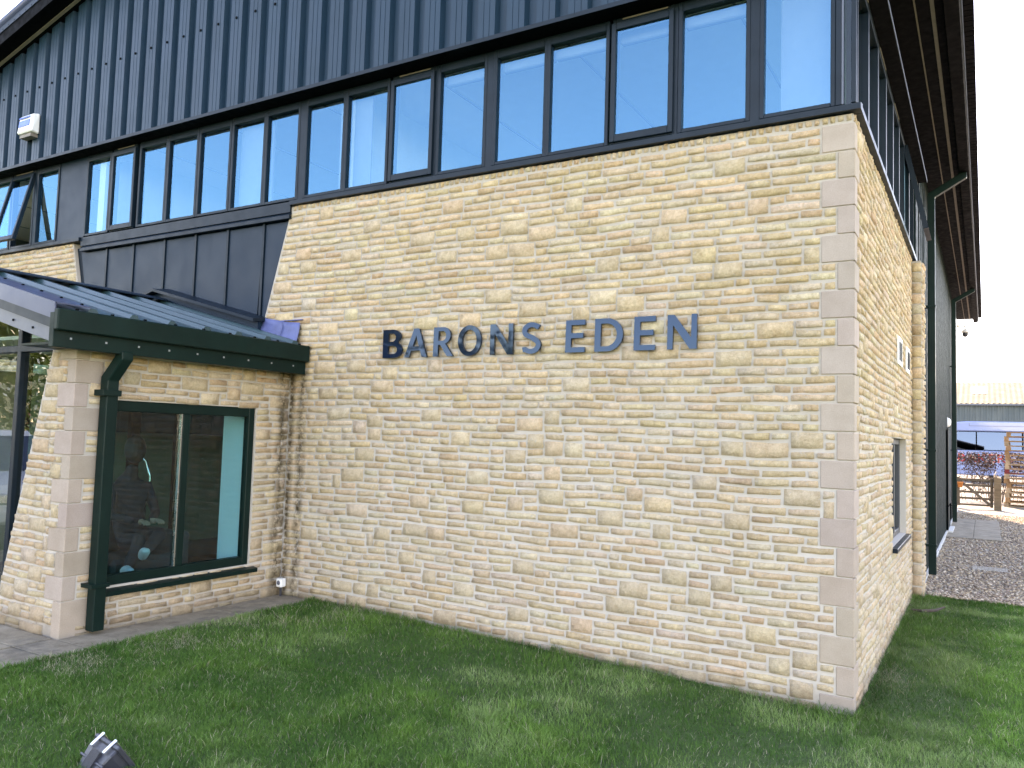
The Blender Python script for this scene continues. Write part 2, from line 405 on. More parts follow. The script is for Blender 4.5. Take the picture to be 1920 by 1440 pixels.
# slabs set in the gravel by the side door
for i in range(5):
    for j in range(2):
        bx(0.06+0.46*j, 0.06+0.46*j+0.452, 11.9+0.95*i, 11.9+0.95*i+0.94, 0.0, 0.028).build('slab', 'paving', gravel, bevel=0.004)
bx(0.55, 0.98, 7.55, 7.95, 0.0, 0.018).build('drain_cover', 'gravel_bed', gravel, bevel=0.003)

# ------------------------------------------------------------------ the building
B = thing('office_building', 'dark clad office building with buff stone walls and entrance porch', 'building', (-7, 8, 0))
H = 3.9; PITCH = 0.252; APX = -7.02; APZ = 7.42
BX0, BX1, BY1 = -14.65, 0.0, 20.2

# ---- stone walls
srng = random.Random(11)
STONES = []     # (screen area, wall key, verts, faces, tint)
def shade():
    r = srng.random()
    if r < 0.50: b = (0.665, 0.515, 0.345)
    elif r < 0.68: b = (0.62, 0.455, 0.285)
    elif r < 0.84: b = (0.68, 0.560, 0.405)
    elif r < 0.93: b = (0.62, 0.51, 0.385)
    else: b = (0.56, 0.41, 0.265)
    k = 0.97*srng.uniform(0.91, 1.06); return tuple(min(0.70, c*k*srng.uniform(0.96, 1.04)) for c in b)
def project_area(P):
    c = Vector(CAM['pos']); q = []
    for p in P:
        d = Vector(p)-c; z = d.dot(fw)
        if z < 0.2: return 0
        q.append((960+1920*CAM['f']*d.dot(rt)/z, 720-1920*CAM['f']*d.dot(up)/z))
    cx = sum(a for a, b in q)/4; cy = sum(b for a, b in q)/4
    if not (0 < cx < 1920 and 0 < cy < 1440): return 0
    return abs(sum(q[i][0]*q[(i+1) % 4][1]-q[(i+1) % 4][0]*q[i][1] for i in range(4)))/2
ALPHA = {}
def stone_geo(u0, u1, v0, v1, fr, rough=1.0, skew=0.0):
    rough *= 0.6 if fr is SIDE else 1.0
    """one split-faced stone: an uneven rounded cushion standing out of the mortar"""
    O, U, V, N = fr; j = 0.006; L = u1-u0; Hh = v1-v0
    ncol = max(3, min(6, int(L/0.05)+1)); nrow = 3 if Hh < 0.075 else 4
    ex = min(0.2, 0.008/L); ey = min(0.24, 0.0085/Hh)
    us = [0, ex]+[ex+(1-2*ex)*k/(ncol-2) for k in range(1, ncol-2)]+[1-ex, 1]
    vs_ = [0, ey]+[ey+(1-2*ey)*k/(nrow-2) for k in range(1, nrow-2)]+[1-ey, 1]
    base = srng.uniform(-0.004, 0.006)*rough; tilt = srng.uniform(-0.005, 0.005); tu = srng.uniform(-0.004, 0.004)
    verts = []; alph = []; nc, nr = len(us), len(vs_)
    wob = [srng.uniform(-0.006, 0.006) for _ in range(4)]
    for a, tv in enumerate(vs_):
        for b, tu_ in enumerate(us):
            u = u0+L*tu_; v = v0+Hh*tv
            edge = (a in (0, nr-1)) + (b in (0, nc-1)); ring = a in (1, nr-2) or b in (1, nc-2)
            if edge:
                d = -0.014
                if edge == 2:
                    u += (0.004 if b == 0 else -0.004); v += (0.004 if a == 0 else -0.004)
            elif ring: d = 0.008+base+srng.uniform(-0.006, 0.006)*rough
            else: d = 0.012+base+srng.uniform(-0.009, 0.009)*rough
            d = max(0.0035 if ring else 0.006, d+tilt*(tv-0.5)*2+tu*(tu_-0.5)*2) if not edge else d
            v += (wob[0]*(1-tu_)+wob[1]*tu_)*(1-tv)+(wob[2]*(1-tu_)+wob[3]*tu_)*tv + srng.uniform(-0.003, 0.003)
            u += srng.uniform(-0.003, 0.003) + skew*(v-v0)
            v += 0.016*mnoise.noise(Vector((u*0.9, v*0.8, 3.1)))+0.006*mnoise.noise(Vector((u*4.0, v*3.0, 7.7)))
            alph.append(0.0 if edge else (0.55 if ring else 1.0))
            verts.append(tuple(O+U*u+V*v+N*d))
    ALPHA[id(verts)] = alph
    faces = [(r*nc+c, r*nc+c+1, (r+1)*nc+c+1, (r+1)*nc+c) for r in range(nr-1) for c in range(nc-1)]
    return verts, faces
def lay(key, fr, ztop, ch, n, left, right, holes=(), pj=0.085, lens=(0.13, 0.31), joint=0.0088, zmin=-0.1, small=0.07):
    """coursed walling with double-height jumpers; left/right give the ends of each course"""
    O, U, V, N = fr; block = []
    for k in range(n):
        v1 = ztop-ch*k; v0 = v1-ch; vm = (v0+v1)/2
        if v1 < zmin: break
        free = [(left(vm), right(vm))]
        cuts = list(block)+[(h[0], h[1]) for h in holes if h[2] < vm < h[3]]
        block = []
        for c0, c1 in cuts:
            nf = []
            for a, b in free:
                if c1 <= a or c0 >= b: nf.append((a, b)); continue
                if c0-a > 0.025: nf.append((a, c0))
                if b-c1 > 0.025: nf.append((c1, b))
            free = nf
        for a, b in free:
            u = a
            while b-u > 0.02:
                L = srng.uniform(*lens)*(0.7 if srng.random() < 0.2 else 1)
                jump = srng.random() < pj and k < n-1
                if jump: L = srng.uniform(0.14, 0.28)
                if b-u-L < small: L = b-u
                if L > 0.36: L = L/2
                L = min(L, b-u); vb = v0
                if jump and u+L <= right(v0-ch/2) and u >= left(v0-ch/2) and not any(h[2] < v0-ch/2 < h[3] and u < h[1] and u+L > h[0] for h in holes):
                    vb = v0-ch; block.append((u, u+L))
                jz = joint*(0.78 if vm > 2.0 else 1.08); j = jz*srng.uniform(0.75, 1.3)/2; j2 = jz*srng.uniform(0.75, 1.3)/2
                if L > 2*j+0.012:
                    vv, ff = stone_geo(u+j, u+L-j, vb+j2, v1-j2, fr)
                    P = [O+U*(u+j)+V*vb, O+U*(u+L-j)+V*vb, O+U*(u+L-j)+V*v1, O+U*(u+j)+V*v1]
                    tn = shade(); tn = tuple(max(c, d) for c, d in zip(tn, (0.60, 0.485, 0.34))) if vb < v0 else tn
                    STONES.append([project_area(P), key, vv, ff, tn])
                u += L
X, Y, Z = Vector((1,0,0)), Vector((0,1,0)), Vector((0,0,1))
FRONT = (Vector((0,0,0)), X, Z, -Y); SIDE = (Vector((0,0,0)), Y, Z, X)
QP = 0.186; ZQ = 3.826
def qlong(z): return int((ZQ-z)/QP) % 2 == 0
# facade wall: mortar backing (with battered left end)
wall_front = MB()
wall_front.prism([(-5.16,3.885),(-5.16-0.284*(3.885-2.2),2.2),(-5.10,2.2),(-5.10,-0.3),(-0.006,-0.3),(-0.006,3.885)], 'y', 0.002, 0.30)
WF = wall_front.build('stone_wall', 'mortar', B); WF['label'] = 'long buff stone wall carrying the sign lettering'
wl = lambda z: (-5.145-0.284*(3.885-z)) if z > 2.25 else -5.06
lay('front', FRONT, ZQ, 0.062, 64, wl, lambda z: -0.205 if qlong(z) else -0.105)
wall_side = MB(); hw = (2.45, 3.95, 0.788, 1.78)
for a in ((0.30, hw[0], -0.3, 3.885), (hw[1], 4.72, -0.3, 3.885), (hw[0], hw[1], -0.3, hw[2]), (hw[0], hw[1], hw[3], 3.885)):
    wall_side.box(-0.28, -0.002, a[0], a[1], a[2], a[3])
wall_side.box(-0.0065, -0.28, 0.0065, 0.2995, -0.3, 3.885)
WS = wall_side.build('stone_wall', 'mortar', B); WS['label'] = 'receding stone wall on the right with a small window'
lay('side', SIDE, ZQ, 0.062, 64, lambda z: 0.105 if qlong(z) else 0.205, lambda z: 4.70, holes=[hw], lens=(0.14, 0.34))
# soldier course under the sill
def soldier(key, fr, u0, u1, zb, zt):
    O, U, V, N = fr; u = u0
    while u < u1-0.01:
        L = min(srng.uniform(0.042, 0.066), u1-u)
        if u1-u-L < 0.03: L = u1-u
        vv, ff = stone_geo(u+0.004, u+L-0.004, zb+srng.uniform(0, 0.010), zt, fr, 0.7)
        STONES.append([project_area([O+U*u+V*zb, O+U*(u+L)+V*zb, O+U*(u+L)+V*zt, O+U*u+V*zt]), key, vv, ff, shade()]); u += L
soldier('front', FRONT, -5.14, -0.005, ZQ+0.004, 3.886)
soldier('side', SIDE, 0.0, 4.70, ZQ+0.004, 3.886)
# side pier beyond the small window
PY = 4.70
pier = bx(-0.25, 0.100, PY+0.008, PY+0.40, -0.3, 3.86)
WP = pier.build('stone_pier', 'mortar', B)
lay('pier', (Vector((0, PY, 0)), X, Z, -Y), 3.85, 0.124, 33, lambda z: 0.0, lambda z: 0.112, pj=0, lens=(0.2, 0.3))
lay('pier', (Vector((0.112, PY, 0)), Y, Z, X), 3.85, 0.062, 64, lambda z: 0.0, lambda z: 0.40, pj=0.1, lens=(0.13, 0.26))
# stub wall on the far left
st = MB(); st.prism([(-14.6,3.885),(-14.6,2.0),(-8.36,2.0),(-8.905,3.885)], 'y', 0.006, 0.30)
WL = st.build('stone_wall', 'mortar', B); WL['label'] = 'stone wall left of the porch roof'
lay('stub', FRONT, ZQ, 0.062, 26, lambda z: -11.6, lambda z: -8.91+0.284*(3.885-z))
soldier('stub', FRONT, -11.6, -8.91, ZQ+0.004, 3.886)
# the porch: side wall with window, and pillar at its front
PX = -5.07; PYF = -2.12; PZ0, PZ1 = 0.10, 2.24
pw = (-1.83, -0.40, 0.447, 1.875)
pm = MB()
for a in ((PYF+0.006, pw[0], -0.2, PZ1), (pw[1], 0.0, -0.2, PZ1), (pw[0], pw[1], -0.2, pw[2]), (pw[0], pw[1], pw[3], PZ1)):
    pm.box(PX-0.30, PX-0.002, a[0], a[1], a[2], a[3])
WPs = pm.build('porch_wall', 'mortar', B)
pq = lambda z: int((2.162-z)/0.178+20) % 2 == 0
lay('porch', (Vector((PX,0,0)), Y, Z, X), 2.232, 0.0595, 37, lambda z: PYF+(0.215 if pq(z) else 0.105), lambda z: -0.004, holes=[pw], pj=0.14, lens=(0.12, 0.30), zmin=0.06)
pil = MB(); pil.prism([(-5.40,2.24),(-6.03,0.0),(PX-0.306,0.0),(PX-0.306,2.24)], 'y', PYF+0.006, PYF+0.30)
WPi = pil.build('porch_pillar', 'mortar', B)
lay('pillar', (Vector((0,PYF,0)), X, Z, -Y), 2.22, 0.0595, 37, lambda z: -5.385-0.284*(2.24-z), lambda z: PX-(0.105 if pq(z) else 0.215), pj=0.22, lens=(0.09, 0.22), zmin=0.06, small=0.05)

# place the stones: the 300 largest on screen as pieces of their own, the rest one facing per wall
WALLS = dict(front=WF, side=WS, pier=WP, stub=WL, porch=WPs, pillar=WPi)
STONES.sort(key=lambda s: -s[0])
def mesh_tint(name, vs, fs, tints, mat, parent, smooth=True, alpha=1.0):
    me = bpy.data.meshes.new(name); me.from_pydata(vs, [], fs)
    a = me.attributes.new('tint', 'FLOAT_COLOR', 'POINT'); arr = np.ones((len(vs), 4), 'f'); arr[:, :3] = tints; arr[:, 3] = alpha; a.data.foreach_set('color', arr.ravel())
    if smooth: me.polygons.foreach_set('use_smooth', [True]*len(me.polygons))
    me.materials.append(M[mat]); return link(name, me, parent)
for s in STONES[:300]: mesh_tint('stone', s[2], s[3], s[4], 'stone', WALLS[s[1]], alpha=ALPHA[id(s[2])])
for key, par in WALLS.items():
    vs_, fs, ts, al = [], [], [], []
    for s in STONES[300:]:
        if s[1] != key: continue
        o = len(vs_); vs_ += s[2]; fs += [tuple(i+o for i in f) for f in s[3]]; ts += [s[4]]*len(s[2]); al += ALPHA[id(s[2])]
    if vs_: stuff(mesh_tint('stone_facing', vs_, fs, np.array(ts), 'stone', par, alpha=al))
# quoins
def quoin(x0, x1, y0, y1, z0, z1, parent):
    k = 0.73*srng.uniform(0.93, 1.06); t = (0.545*k, 0.443*k*srng.uniform(0.98, 1.02), 0.37*k*srng.uniform(0.96, 1.04))
    b = bx(x0, x1, y0, y1, z0, z1); b.build('quoin', 'quoin', parent, bevel=srng.uniform(0.003, 0.006), tint=t)
for k in range(21):
    z1 = ZQ-QP*k-0.0035; z0 = ZQ-QP*(k+1)+0.0035 if k < 20 else -0.08
    a, b = (0.20, 0.10) if k % 2 == 0 else (0.10, 0.20)
    quoin(-a, 0.0075, -0.0075, b, z0, z1, WF)
for k in range(12):
    z1 = min(2.232, 2.162-0.178*(k-1)-0.003); z0 = 2.162-0.178*k+0.003 if k < 11 else 0.08
    zm = (z0+z1)/2
    a, b = (0.10, 0.21) if pq(zm) else (0.21, 0.10)
    quoin(PX-a, PX+0.006, PYF-0.006, PYF+b, z0, z1, WPi)

# ---- sills
MB().prism([(-0.045,3.895),(-0.045,3.935),(0.05,3.955),(0.05,3.895)], 'x', -5.16, 0.045).build('sill', 'frame_metal', B)
MB().prism([(0.045,3.894),(0.045,3.936),(-0.05,3.956),(-0.05,3.894)], 'y', 0.052, 4.92).build('sill', 'frame_metal', B)
MB().prism([(-0.045,3.895),(-0.045,3.935),(0.05,3.955),(0.05,3.895)], 'x', -11.8, -8.72).build('sill', 'frame_metal', B)
MB().prism([(-0.02,3.83),(-0.02,3.935),(0.05,3.956),(0.05,3.83)], 'x', -8.715, -5.165).build('sill', 'frame_metal', B)
MB().prism([(-0.035,3.765),(-0.035,3.80),(-0.006,3.828),(0.05,3.828),(0.05,3.765)], 'x', -8.70, -5.16).build('drip_rail', 'frame_metal', B)

# ---- first-floor windows
ZB, ZT = 3.955, 4.955
def bay(x0, x1, kind='fixed', y=0.0, frame=('g')):
    """front window bay: frame with its pane; x0,x1 are the visible glass edges"""
    fl, fr_ = 0.032, 0.032
    m = MB(); zb, zt = ZB+0.03, ZT-0.075
    m.box(x0-fl, x0, y, y+0.07, ZB, ZT); m.box(x1, x1+fr_, y, y+0.07, ZB, ZT)
    m.box(x0, x1, y+0.001, y+0.069, ZB, zb); m.box(x0, x1, y+0.001, y+0.069, zt, ZT)
    o = m.build('window', 'frame_metal', B, bevel=0.004)
    if kind == 'fixed':
        bx(x0-0.004, x1+0.004, y+0.028, y+0.036, zb-0.004, zt+0.004).build('pane', 'glass', o)
    else:
        ang = R(13) if kind == 'open' else 0.0
        s = 0.042; zs, ztt = ZB+0.012, ZT-0.045; sm = MB()
        a, b = x0-0.034, x1+0.034
        sm.box(a, x0+0.004, -0.022, 0.028, zs, ztt); sm.box(x1-0.004, b, -0.022, 0.028, zs, ztt)
        sm.box(x0+0.004, x1-0.004, -0.021, 0.027, zs, zs+0.058); sm.box(x0+0.004, x1-0.004, -0.021, 0.027, ztt-0.055, ztt)
        pn = bx(x0, x1, -0.002, 0.006, zs+0.05, ztt-0.05)
        rot = Matrix.Translation((0, y, ztt)) @ Matrix.Rotation(-ang, 4, 'X') @ Matrix.Translation((0, 0, -ztt))
        sm.xf(rot); pn.xf(rot)
        so = sm.build('sash', 'frame_metal', o, bevel=0.004); pn.build('pane', 'glass', o)
        bx(x0+0.05, x1-0.02, y-0.006, y-0.0005, ZT-0.022, ZT-0.012).build('trickle_vent', 'beige_trim', o)
    return o
bays = [(-11.55,-11.05,'f'),(-10.98,-10.45,'f'),(-10.36,-9.90,'open'),(-9.78,-9.34,'f'),
 (-8.682,-8.254,'f'),(-8.149,-7.765,'c'),(-7.648,-7.202,'f'),(-7.136,-6.672,'f'),(-6.602,-6.145,'f'),(-6.074,-5.626,'f'),(-5.563,-5.137,'f'),
 (-5.004,-4.538,'f'),(-4.476,-4.001,'f'),(-3.908,-3.486,'c'),(-3.393,-2.936,'f'),(-2.804,-2.352,'f'),(-2.293,-1.804,'f'),(-1.715,-1.281,'c'),
 (-1.184,-0.717,'f'),(-0.588,-0.150,'f')]
for x0, x1, k in bays: bay(x0, x1, {'f': 'fixed', 'c': 'sash', 'open': 'open'}[k])
# mullion covers between bays, corner post, blank panel
mul = [(-5.105,-5.036),(-3.452,-3.427),(-2.904,-2.836),(-1.249,-1.218),(-0.685,-0.620),(-6.11,-6.105),(-9.866,-9.814)]
for a, b in mul:
    if b-a > 0.01: bx(a+0.001, b-0.001, 0.006, 0.064, ZB, ZT).build('mullion', 'frame_metal', B)
bx(-9.30, -8.72, 0.012, 0.05, ZB, ZT).build('blank_panel', 'panel_metal', B)
bx(-0.117, -0.078, -0.004, 0.07, ZB, 5.0).build('corner_post', 'frame_metal', B, bevel=0.003)
bx(-0.078, -0.066, -0.010, 0.05, ZB, 5.0).build('post_trim', 'trim_light', B)
bx(-0.066, -0.018, 0.02, 0.028, ZB, 5.0).build('pane', 'glass_green', B)
bx(-0.018, 0.012, -0.012, 0.018, ZB, 5.0).build('corner_trim', 'frame_metal', B, bevel=0.003)
# side windows
yb = [0.06+0.605*i for i in range(9)]
for i in range(8):
    y0, y1 = yb[i]+0.032, yb[i+1]-0.032; m = MB()
    m.box(-0.06, 0.012, yb[i], y0, ZB, ZT); m.box(-0.06, 0.012, y1, yb[i+1], ZB, ZT)
    m.box(-0.059, 0.011, y0, y1, ZB, ZB+0.03); m.box(-0.059, 0.011, y0, y1, ZT-0.075, ZT)
    o = m.build('window', 'frame_metal', B)
    if i == 6:
        ztt = ZT-0.05; rot = Matrix.Translation((0.01, 0, ztt)) @ Matrix.Rotation(-R(12), 4, 'Y') @ Matrix.Translation((0, 0, -ztt))
        sm = bx(-0.02, 0.03, y0-0.02, y0+0.03, ZB+0.01, ztt); sm.box(-0.02, 0.03, y1-0.03, y1+0.02, ZB+0.01, ztt)
        sm.box(-0.019, 0.029, y0+0.03, y1-0.03, ZB+0.01, ZB+0.06); sm.box(-0.019, 0.029, y0+0.03, y1-0.03, ztt-0.05, ztt)
        sm.xf(rot).build('sash', 'frame_metal', o); bx(0.0, 0.008, y0+0.02, y1-0.02, ZB+0.05, ztt-0.04).xf(rot).build('pane', 'glass_green', o)
    else: bx(-0.03, -0.022, y0-0.004, y1+0.004, ZB+0.026, ZT-0.07).build('pane', 'glass_green', o)
    if i % 2 == 0: bx(0.0125, 0.018, y0+0.05, y1-0.05, ZT-0.035, ZT-0.022).build('trickle_vent', 'beige_trim', o)

# ---- flat panels under the left windows, tapering between the two battered walls
pj = [-8.76, -8.215, -7.699, -7.135, -6.607, -6.093, -5.555, -5.10]
bx(-9.0, -5.1, 0.05, 0.09, 1.6, 3.83).build('panel_backing', 'frame_metal', B)
for a, b in zip(pj[:-1], pj[1:]):
    zt = 3.765; lo = 2.2
    xl = lambda z: max(a+0.016, -8.90+0.284*(3.885-z)+0.05); xr = lambda z: min(b-0.016, -5.16-0.284*(3.885-z)+0.0)
    m = MB(); pts = [(xl(lo), lo), (xr(lo), lo), (xr(zt), zt-0.012), (xl(zt), zt-0.012)]
    if pts[1][0] > pts[0][0]: m.prism(pts, 'y', 0.022, 0.05)
    else: m.prism([(xl(zt), 2.4), (xr(zt), zt-0.012), (xl(zt), zt-0.012)], 'y', 0.022, 0.05)
    m.build('panel', 'panel_metal', B, bevel=0.003)
for a in pj[1:-1]: bx(a-0.020, a+0.010, 0.008, 0.05, 2.2, 3.765).build('panel_joint', 'frame_metal', B)

# ---- ribbed wall cladding
def ribs(u0, u1, pitch=0.288, crown=0.170, web=0.015, depth=0.060):
    pts = []; u = u0
    while u < u1:
        tr = pitch-crown-2*web
        gv = 0.0045
        pts += [(u, 0.0), (u+0.054, 0.0), (u+0.056, gv), (u+0.060, gv), (u+0.062, 0), (u+0.112, 0), (u+0.114, gv), (u+0.118, gv), (u+0.120, 0), (u+crown, 0), (u+crown+web, depth), (u+crown+web+tr, depth), (u+pitch-0.0005, 0.0)]
        u += pitch
    return [p for p in pts if p[0] <= u1]
ZF = 4.985
prof = ribs(-14.5, 0.02)
mf = MB()
roofz = lambda x: APZ-PITCH*abs(x-APX)
for (u, d) in prof: mf.v += [(u, -0.055+d, ZF), (u, -0.055+d, roofz(u)+0.02)]
mf.f = [(2*i, 2*i+2, 2*i+3, 2*i+1) for i in range(len(prof)-1)]
clad = mf.build('wall_cladding', 'cladding_metal', B)
# screws
sc = MB()
for i in range(50):
    u = -14.5+0.288*i+0.088
    for zz in (6.02, ZF+0.04):
        if zz < roofz(u)-0.05: sc.box(u-0.011, u+0.011, -0.064, -0.050, zz-0.011, zz+0.011)
stuff(sc.build('screws', 'dark_metal', clad))
# flashing below the cladding
MB().prism([(-0.175,4.957),(-0.175,4.985),(-0.06,5.02),(0.06,5.02),(0.06,4.957)], 'x', -14.5, 0.11).build('flashing', 'dark_metal', B)
bx(-14.5, 0.114, -0.178, -0.174, 4.953, 4.988).build('flashing_edge', 'frame_metal', B)
MB().prism([(0.135,4.957),(0.135,4.985),(0.05,5.02),(-0.06,5.02),(-0.06,4.957)], 'y', 0.0615, 5.3).build('flashing', 'dark_metal', B)
bx(0.133, 0.138, -0.172, 5.3, 4.952, 4.989).build('flashing_edge', 'trim_light', B)
# side cladding above windows and along the long side wall
def side_clad(y0, y1, z0, z1, x):
    pr = ribs(y0, y1); m = MB()
    for (u, d) in pr: m.v += [(x-d, u, z0), (x-d, u, z1)]
    m.f = [(2*i, 2*i+1, 2*i+3, 2*i+2) for i in range(len(pr)-1)]
    return m.build('wall_cladding', 'side_sheet', B)
side_clad(-0.05, 5.3, 5.0, 5.52, 0.045)
side_clad(5.32, BY1, 0.06, 5.52, 0.045)
bx(-0.1, 0.0, 5.1, BY1, -0.2, 5.5).build('wall_liner', 'dark_metal', B)
bx(-0.05, 0.035, 4.93, 5.32, 3.86, 5.4).build('blank_panel', 'side_sheet', B)
bx(0.0, 0.07, 5.32, BY1, -0.1, 0.055).build('plinth', 'threshold', B)

# ---- roof
def slope(x, off=0.0): return APZ+off-PITCH*abs(x-APX)
rm = MB()
OX = 0.66; OL = -14.9; YF, YB = -0.32, 20.75
for (a, b) in ((OL, APX), (APX, OX)):
    rm.hexa([(a,YF,slope(a,0.28)),(b,YF,slope(b,0.28)),(b,YB,slope(b,0.28)),(a,YB,slope(a,0.28)),(a,YF,slope(a,0.34)),(b,YF,slope(b,0.34)),(b,YB,slope(b,0.34)),(a,YB,slope(a,0.34))])
roof = rm.build('roof', 'roof_main', B)
def verge(y0, y1, o0, o1, mat, name, a=OL, b=APX, par=None):
    m = MB(); m.hexa([(a,y0,slope(a,o0)),(b,y0,slope(b,o0)),(b,y1,slope(b,o0)),(a,y1,slope(a,o0)),(a,y0,slope(a,o1)),(b,y0,slope(b,o1)),(b,y1,slope(b,o1)),(a,y1,slope(a,o1))])
    return m.build(name, mat, par or B)
for a, b in ((OL, APX), (APX, OX-0.1)):
    verge(-0.30, 0.02, 0.0, 0.05, 'dark_metal', 'verge_soffit', a, b)
    verge(-0.145, -0.105, -0.012, -0.001, 'beige_trim', 'soffit_strip', a, b)
    verge(-0.335, -0.30, -0.02, 0.13, 'dark_metal', 'verge_fascia', a, b); verge(-0.345, -0.302, 0.132, 0.205, 'panel_metal', 'verge_strip', a, b)
# rounded verge cap
for a, b in ((OL, APX), (APX, OX-0.1)):
    m = MB()
    m.tube([(a, -0.31, slope(a, 0.265)), (b, -0.31, slope(b, 0.265))], 0.065, 12); m.build('verge_cap', 'verge_alu', B, smooth=True)
sv = MB()
for i in range(60):
    x = OL+0.13*i
    sv.box(x-0.009, x+0.009, -0.345, -0.334, slope(x, 0.15)-0.009, slope(x, 0.15)+0.009)
stuff(sv.build('screws', 'dark_metal', B))
# eaves on the right: soffit, strips, fascia, gutter roll
ZE = 5.42
bx(0.04, 0.47, -0.30, YB-0.1, ZE, ZE+0.03).build('eaves_soffit', 'dark_metal', B)
bx(0.235, 0.247, -0.28, YB-0.15, ZE-0.012, ZE-0.001).build('soffit_strip', 'beige_trim', B)
bx(0.355, 0.385, -0.28, YB-0.15, ZE-0.02, ZE-0.001).build('soffit_strip', 'beige_trim', B)
bx(0.455, 0.575, -0.30, YB-0.02, ZE-0.10, ZE+0.12).build('gutter', 'dark_metal', B, bevel=0.006)
bx(0.576, 0.588, -0.30, YB-0.01, ZE-0.06, ZE+0.13).build('gutter_lip', 'trim_light', B)
m = MB()
for i in range(int((YB+0.3)/0.1)):
    y = -0.3+0.1*i; m.box(0.590, 0.672, y, y+0.088, ZE+0.03, ZE+0.075)
m.box(0.592, 0.670, -0.3, YB, ZE+0.062, ZE+0.12)
m.build('roof_edge', 'dark_metal', B)
# closing walls, floors, ceilings (seen faintly through the glass)
bx(BX0, BX1-0.1, BY1-0.2, BY1, -0.2, 5.5).build('back_wall', 'shed_wall', B)
MB().prism([(BX0, 5.5), (-0.1, 5.5), (APX, 7.6)], 'y', BY1-0.2, BY1).build('back_gable', 'shed_wall', B)
bx(BX0, BX0+0.1, 0.1, BY1, -0.2, 5.4).build('end_wall', 'shed_wall', B)
bx(BX0+0.1, -0.29, 0.31, 7.0, 2.95, 3.10).build('upper_floor', 'carpet', B)
bx(BX0+0.1, -0.07, 0.08, 7.0, 5.02, 5.06).build('ceiling', 'ceiling_white', B)
bx(BX0+0.1, -0.10, 7.0, 7.1, 3.1, 5.02).build('partition', 'plaster', B)
for x in (-4.62, -8.6): bx(x, x+0.12, 0.10, 7.0, 3.1, 5.02).build('partition', 'plaster', B)
# ceiling grid and light diffusers are shallow real recesses
for i in range(10):
    bx(-13.5+1.4*i, -13.48+1.4*i, 0.1, 6.9, 5.012, 5.0195).build('ceiling_grid', 'blind', B)
# blinds: cassettes at the window head, some drawn
for (x0, x1) in ((-3.39,-2.94),(-2.80,-2.35),(-2.29,-1.81),(-1.71,-1.29),(-1.18,-0.72)):
    bx(x0-0.02, x1+0.03, 0.11, 0.17, 4.80, 4.90).build('blind_cassette', 'blind', B, bevel=0.01)
bx(-8.66, -7.77, 0.11, 0.16, 4.84, 4.90).build('blind_cassette', 'blind', B, bevel=0.01)
for (x0, x1) in ((-0.50,-0.13),(-4.68,-4.50),(-4.50,-4.28),(-6.10,-5.60)):
    bx(x0, x1, 0.13, 0.145, 3.96, 4.92).build('blind', 'blind', B)

# ---- ground floor side window
m = MB(); y0, y1, z0, z1 = hw
m.box(-0.13, -0.06, y0, y0+0.06, z0, z1); m.box(-0.13, -0.06, y1-0.06, y1, z0, z1); m.box(-0.129, -0.061, y0+0.06, y1-0.06, z0, z0+0.06); m.box(-0.129, -0.061, y0+0.06, y1-0.06, z1-0.06, z1)
m.box(-0.12, -0.045, (y0+y1)/2-0.03, (y0+y1)/2+0.03, z0+0.06, z1-0.06)
sw = m.build('window', 'pvc_grey', B, bevel=0.006); sw['label'] = 'small grey framed window in the side wall'
for a, b in ((y0+0.06, (y0+y1)/2-0.03), ((y0+y1)/2+0.03, y1-0.06)): bx(-0.10, -0.092, a-0.004, b+0.004, z0+0.056, z1-0.056).build('pane', 'glass_green', sw)
bx(-0.12, 0.05, y0-0.02, y1+0.02, z0-0.045, z0-0.005).build('sill', 'frame_metal', sw, bevel=0.004)

# ---- porch window with dark green frame
y0, y1, z0, z1 = pw; xf = PX-0.085; ym = -1.13
m = MB()
m.box(xf, xf+0.07, y0, y0+0.06, z0, z1); m.box(xf, xf+0.07, y1-0.065, y1, z0, z1)
m.box(xf+0.001, xf+0.069, y0+0.06, y1-0.065, z1-0.085, z1); m.box(xf+0.001, xf+0.069, y0+0.06, y1-0.065, z0, z0+0.075)
m.box(xf+0.004, xf+0.074, ym-0.035, ym+0.035, z0+0.075, z1-0.085)
pwn = m.build('window', 'green_metal', B, bevel=0.005); pwn['label'] = 'wide dark green framed window in the porch wall'
bx(xf+0.03, xf+0.038, y0+0.055, ym-0.03, z0+0.07, z1-0.08).build('pane', 'glass_green', pwn)
bx(xf+0.03, xf+0.038, ym+0.03, y1-0.06, z0+0.07, z1-0.08).build('pane', 'glass_green', pwn)
rl = bx(PX-0.43, xf-0.004, y1-0.004, y1+0.004, z0, z1); rl.box(PX-0.43, xf-0.004, y0-0.004, y0+0.004, z0, z1); rl.box(PX-0.43, xf-0.004, y0+0.004, y1-0.004, z1-0.004, z1+0.004); rl.box(PX-0.43, xf-0.004, y0+0.004, y1-0.004, z0-0.004, z0+0.004)
rl.build('reveal_lining', 'blind_teal', pwn)
m = MB(); m.box(xf+0.04, xf+0.066, ym-0.048, ym-0.036, z0+0.075, z1-0.085); m.build('glazing_bead', 'steel', pwn)
MB().prism([(PX-0.06,z0-0.005),(PX+0.07,z0-0.03),(PX+0.07,z0-0.065),(PX-0.06,z0-0.065)], 'y', y0-0.03, y1+0.045).build('sill', 'green_metal', pwn)

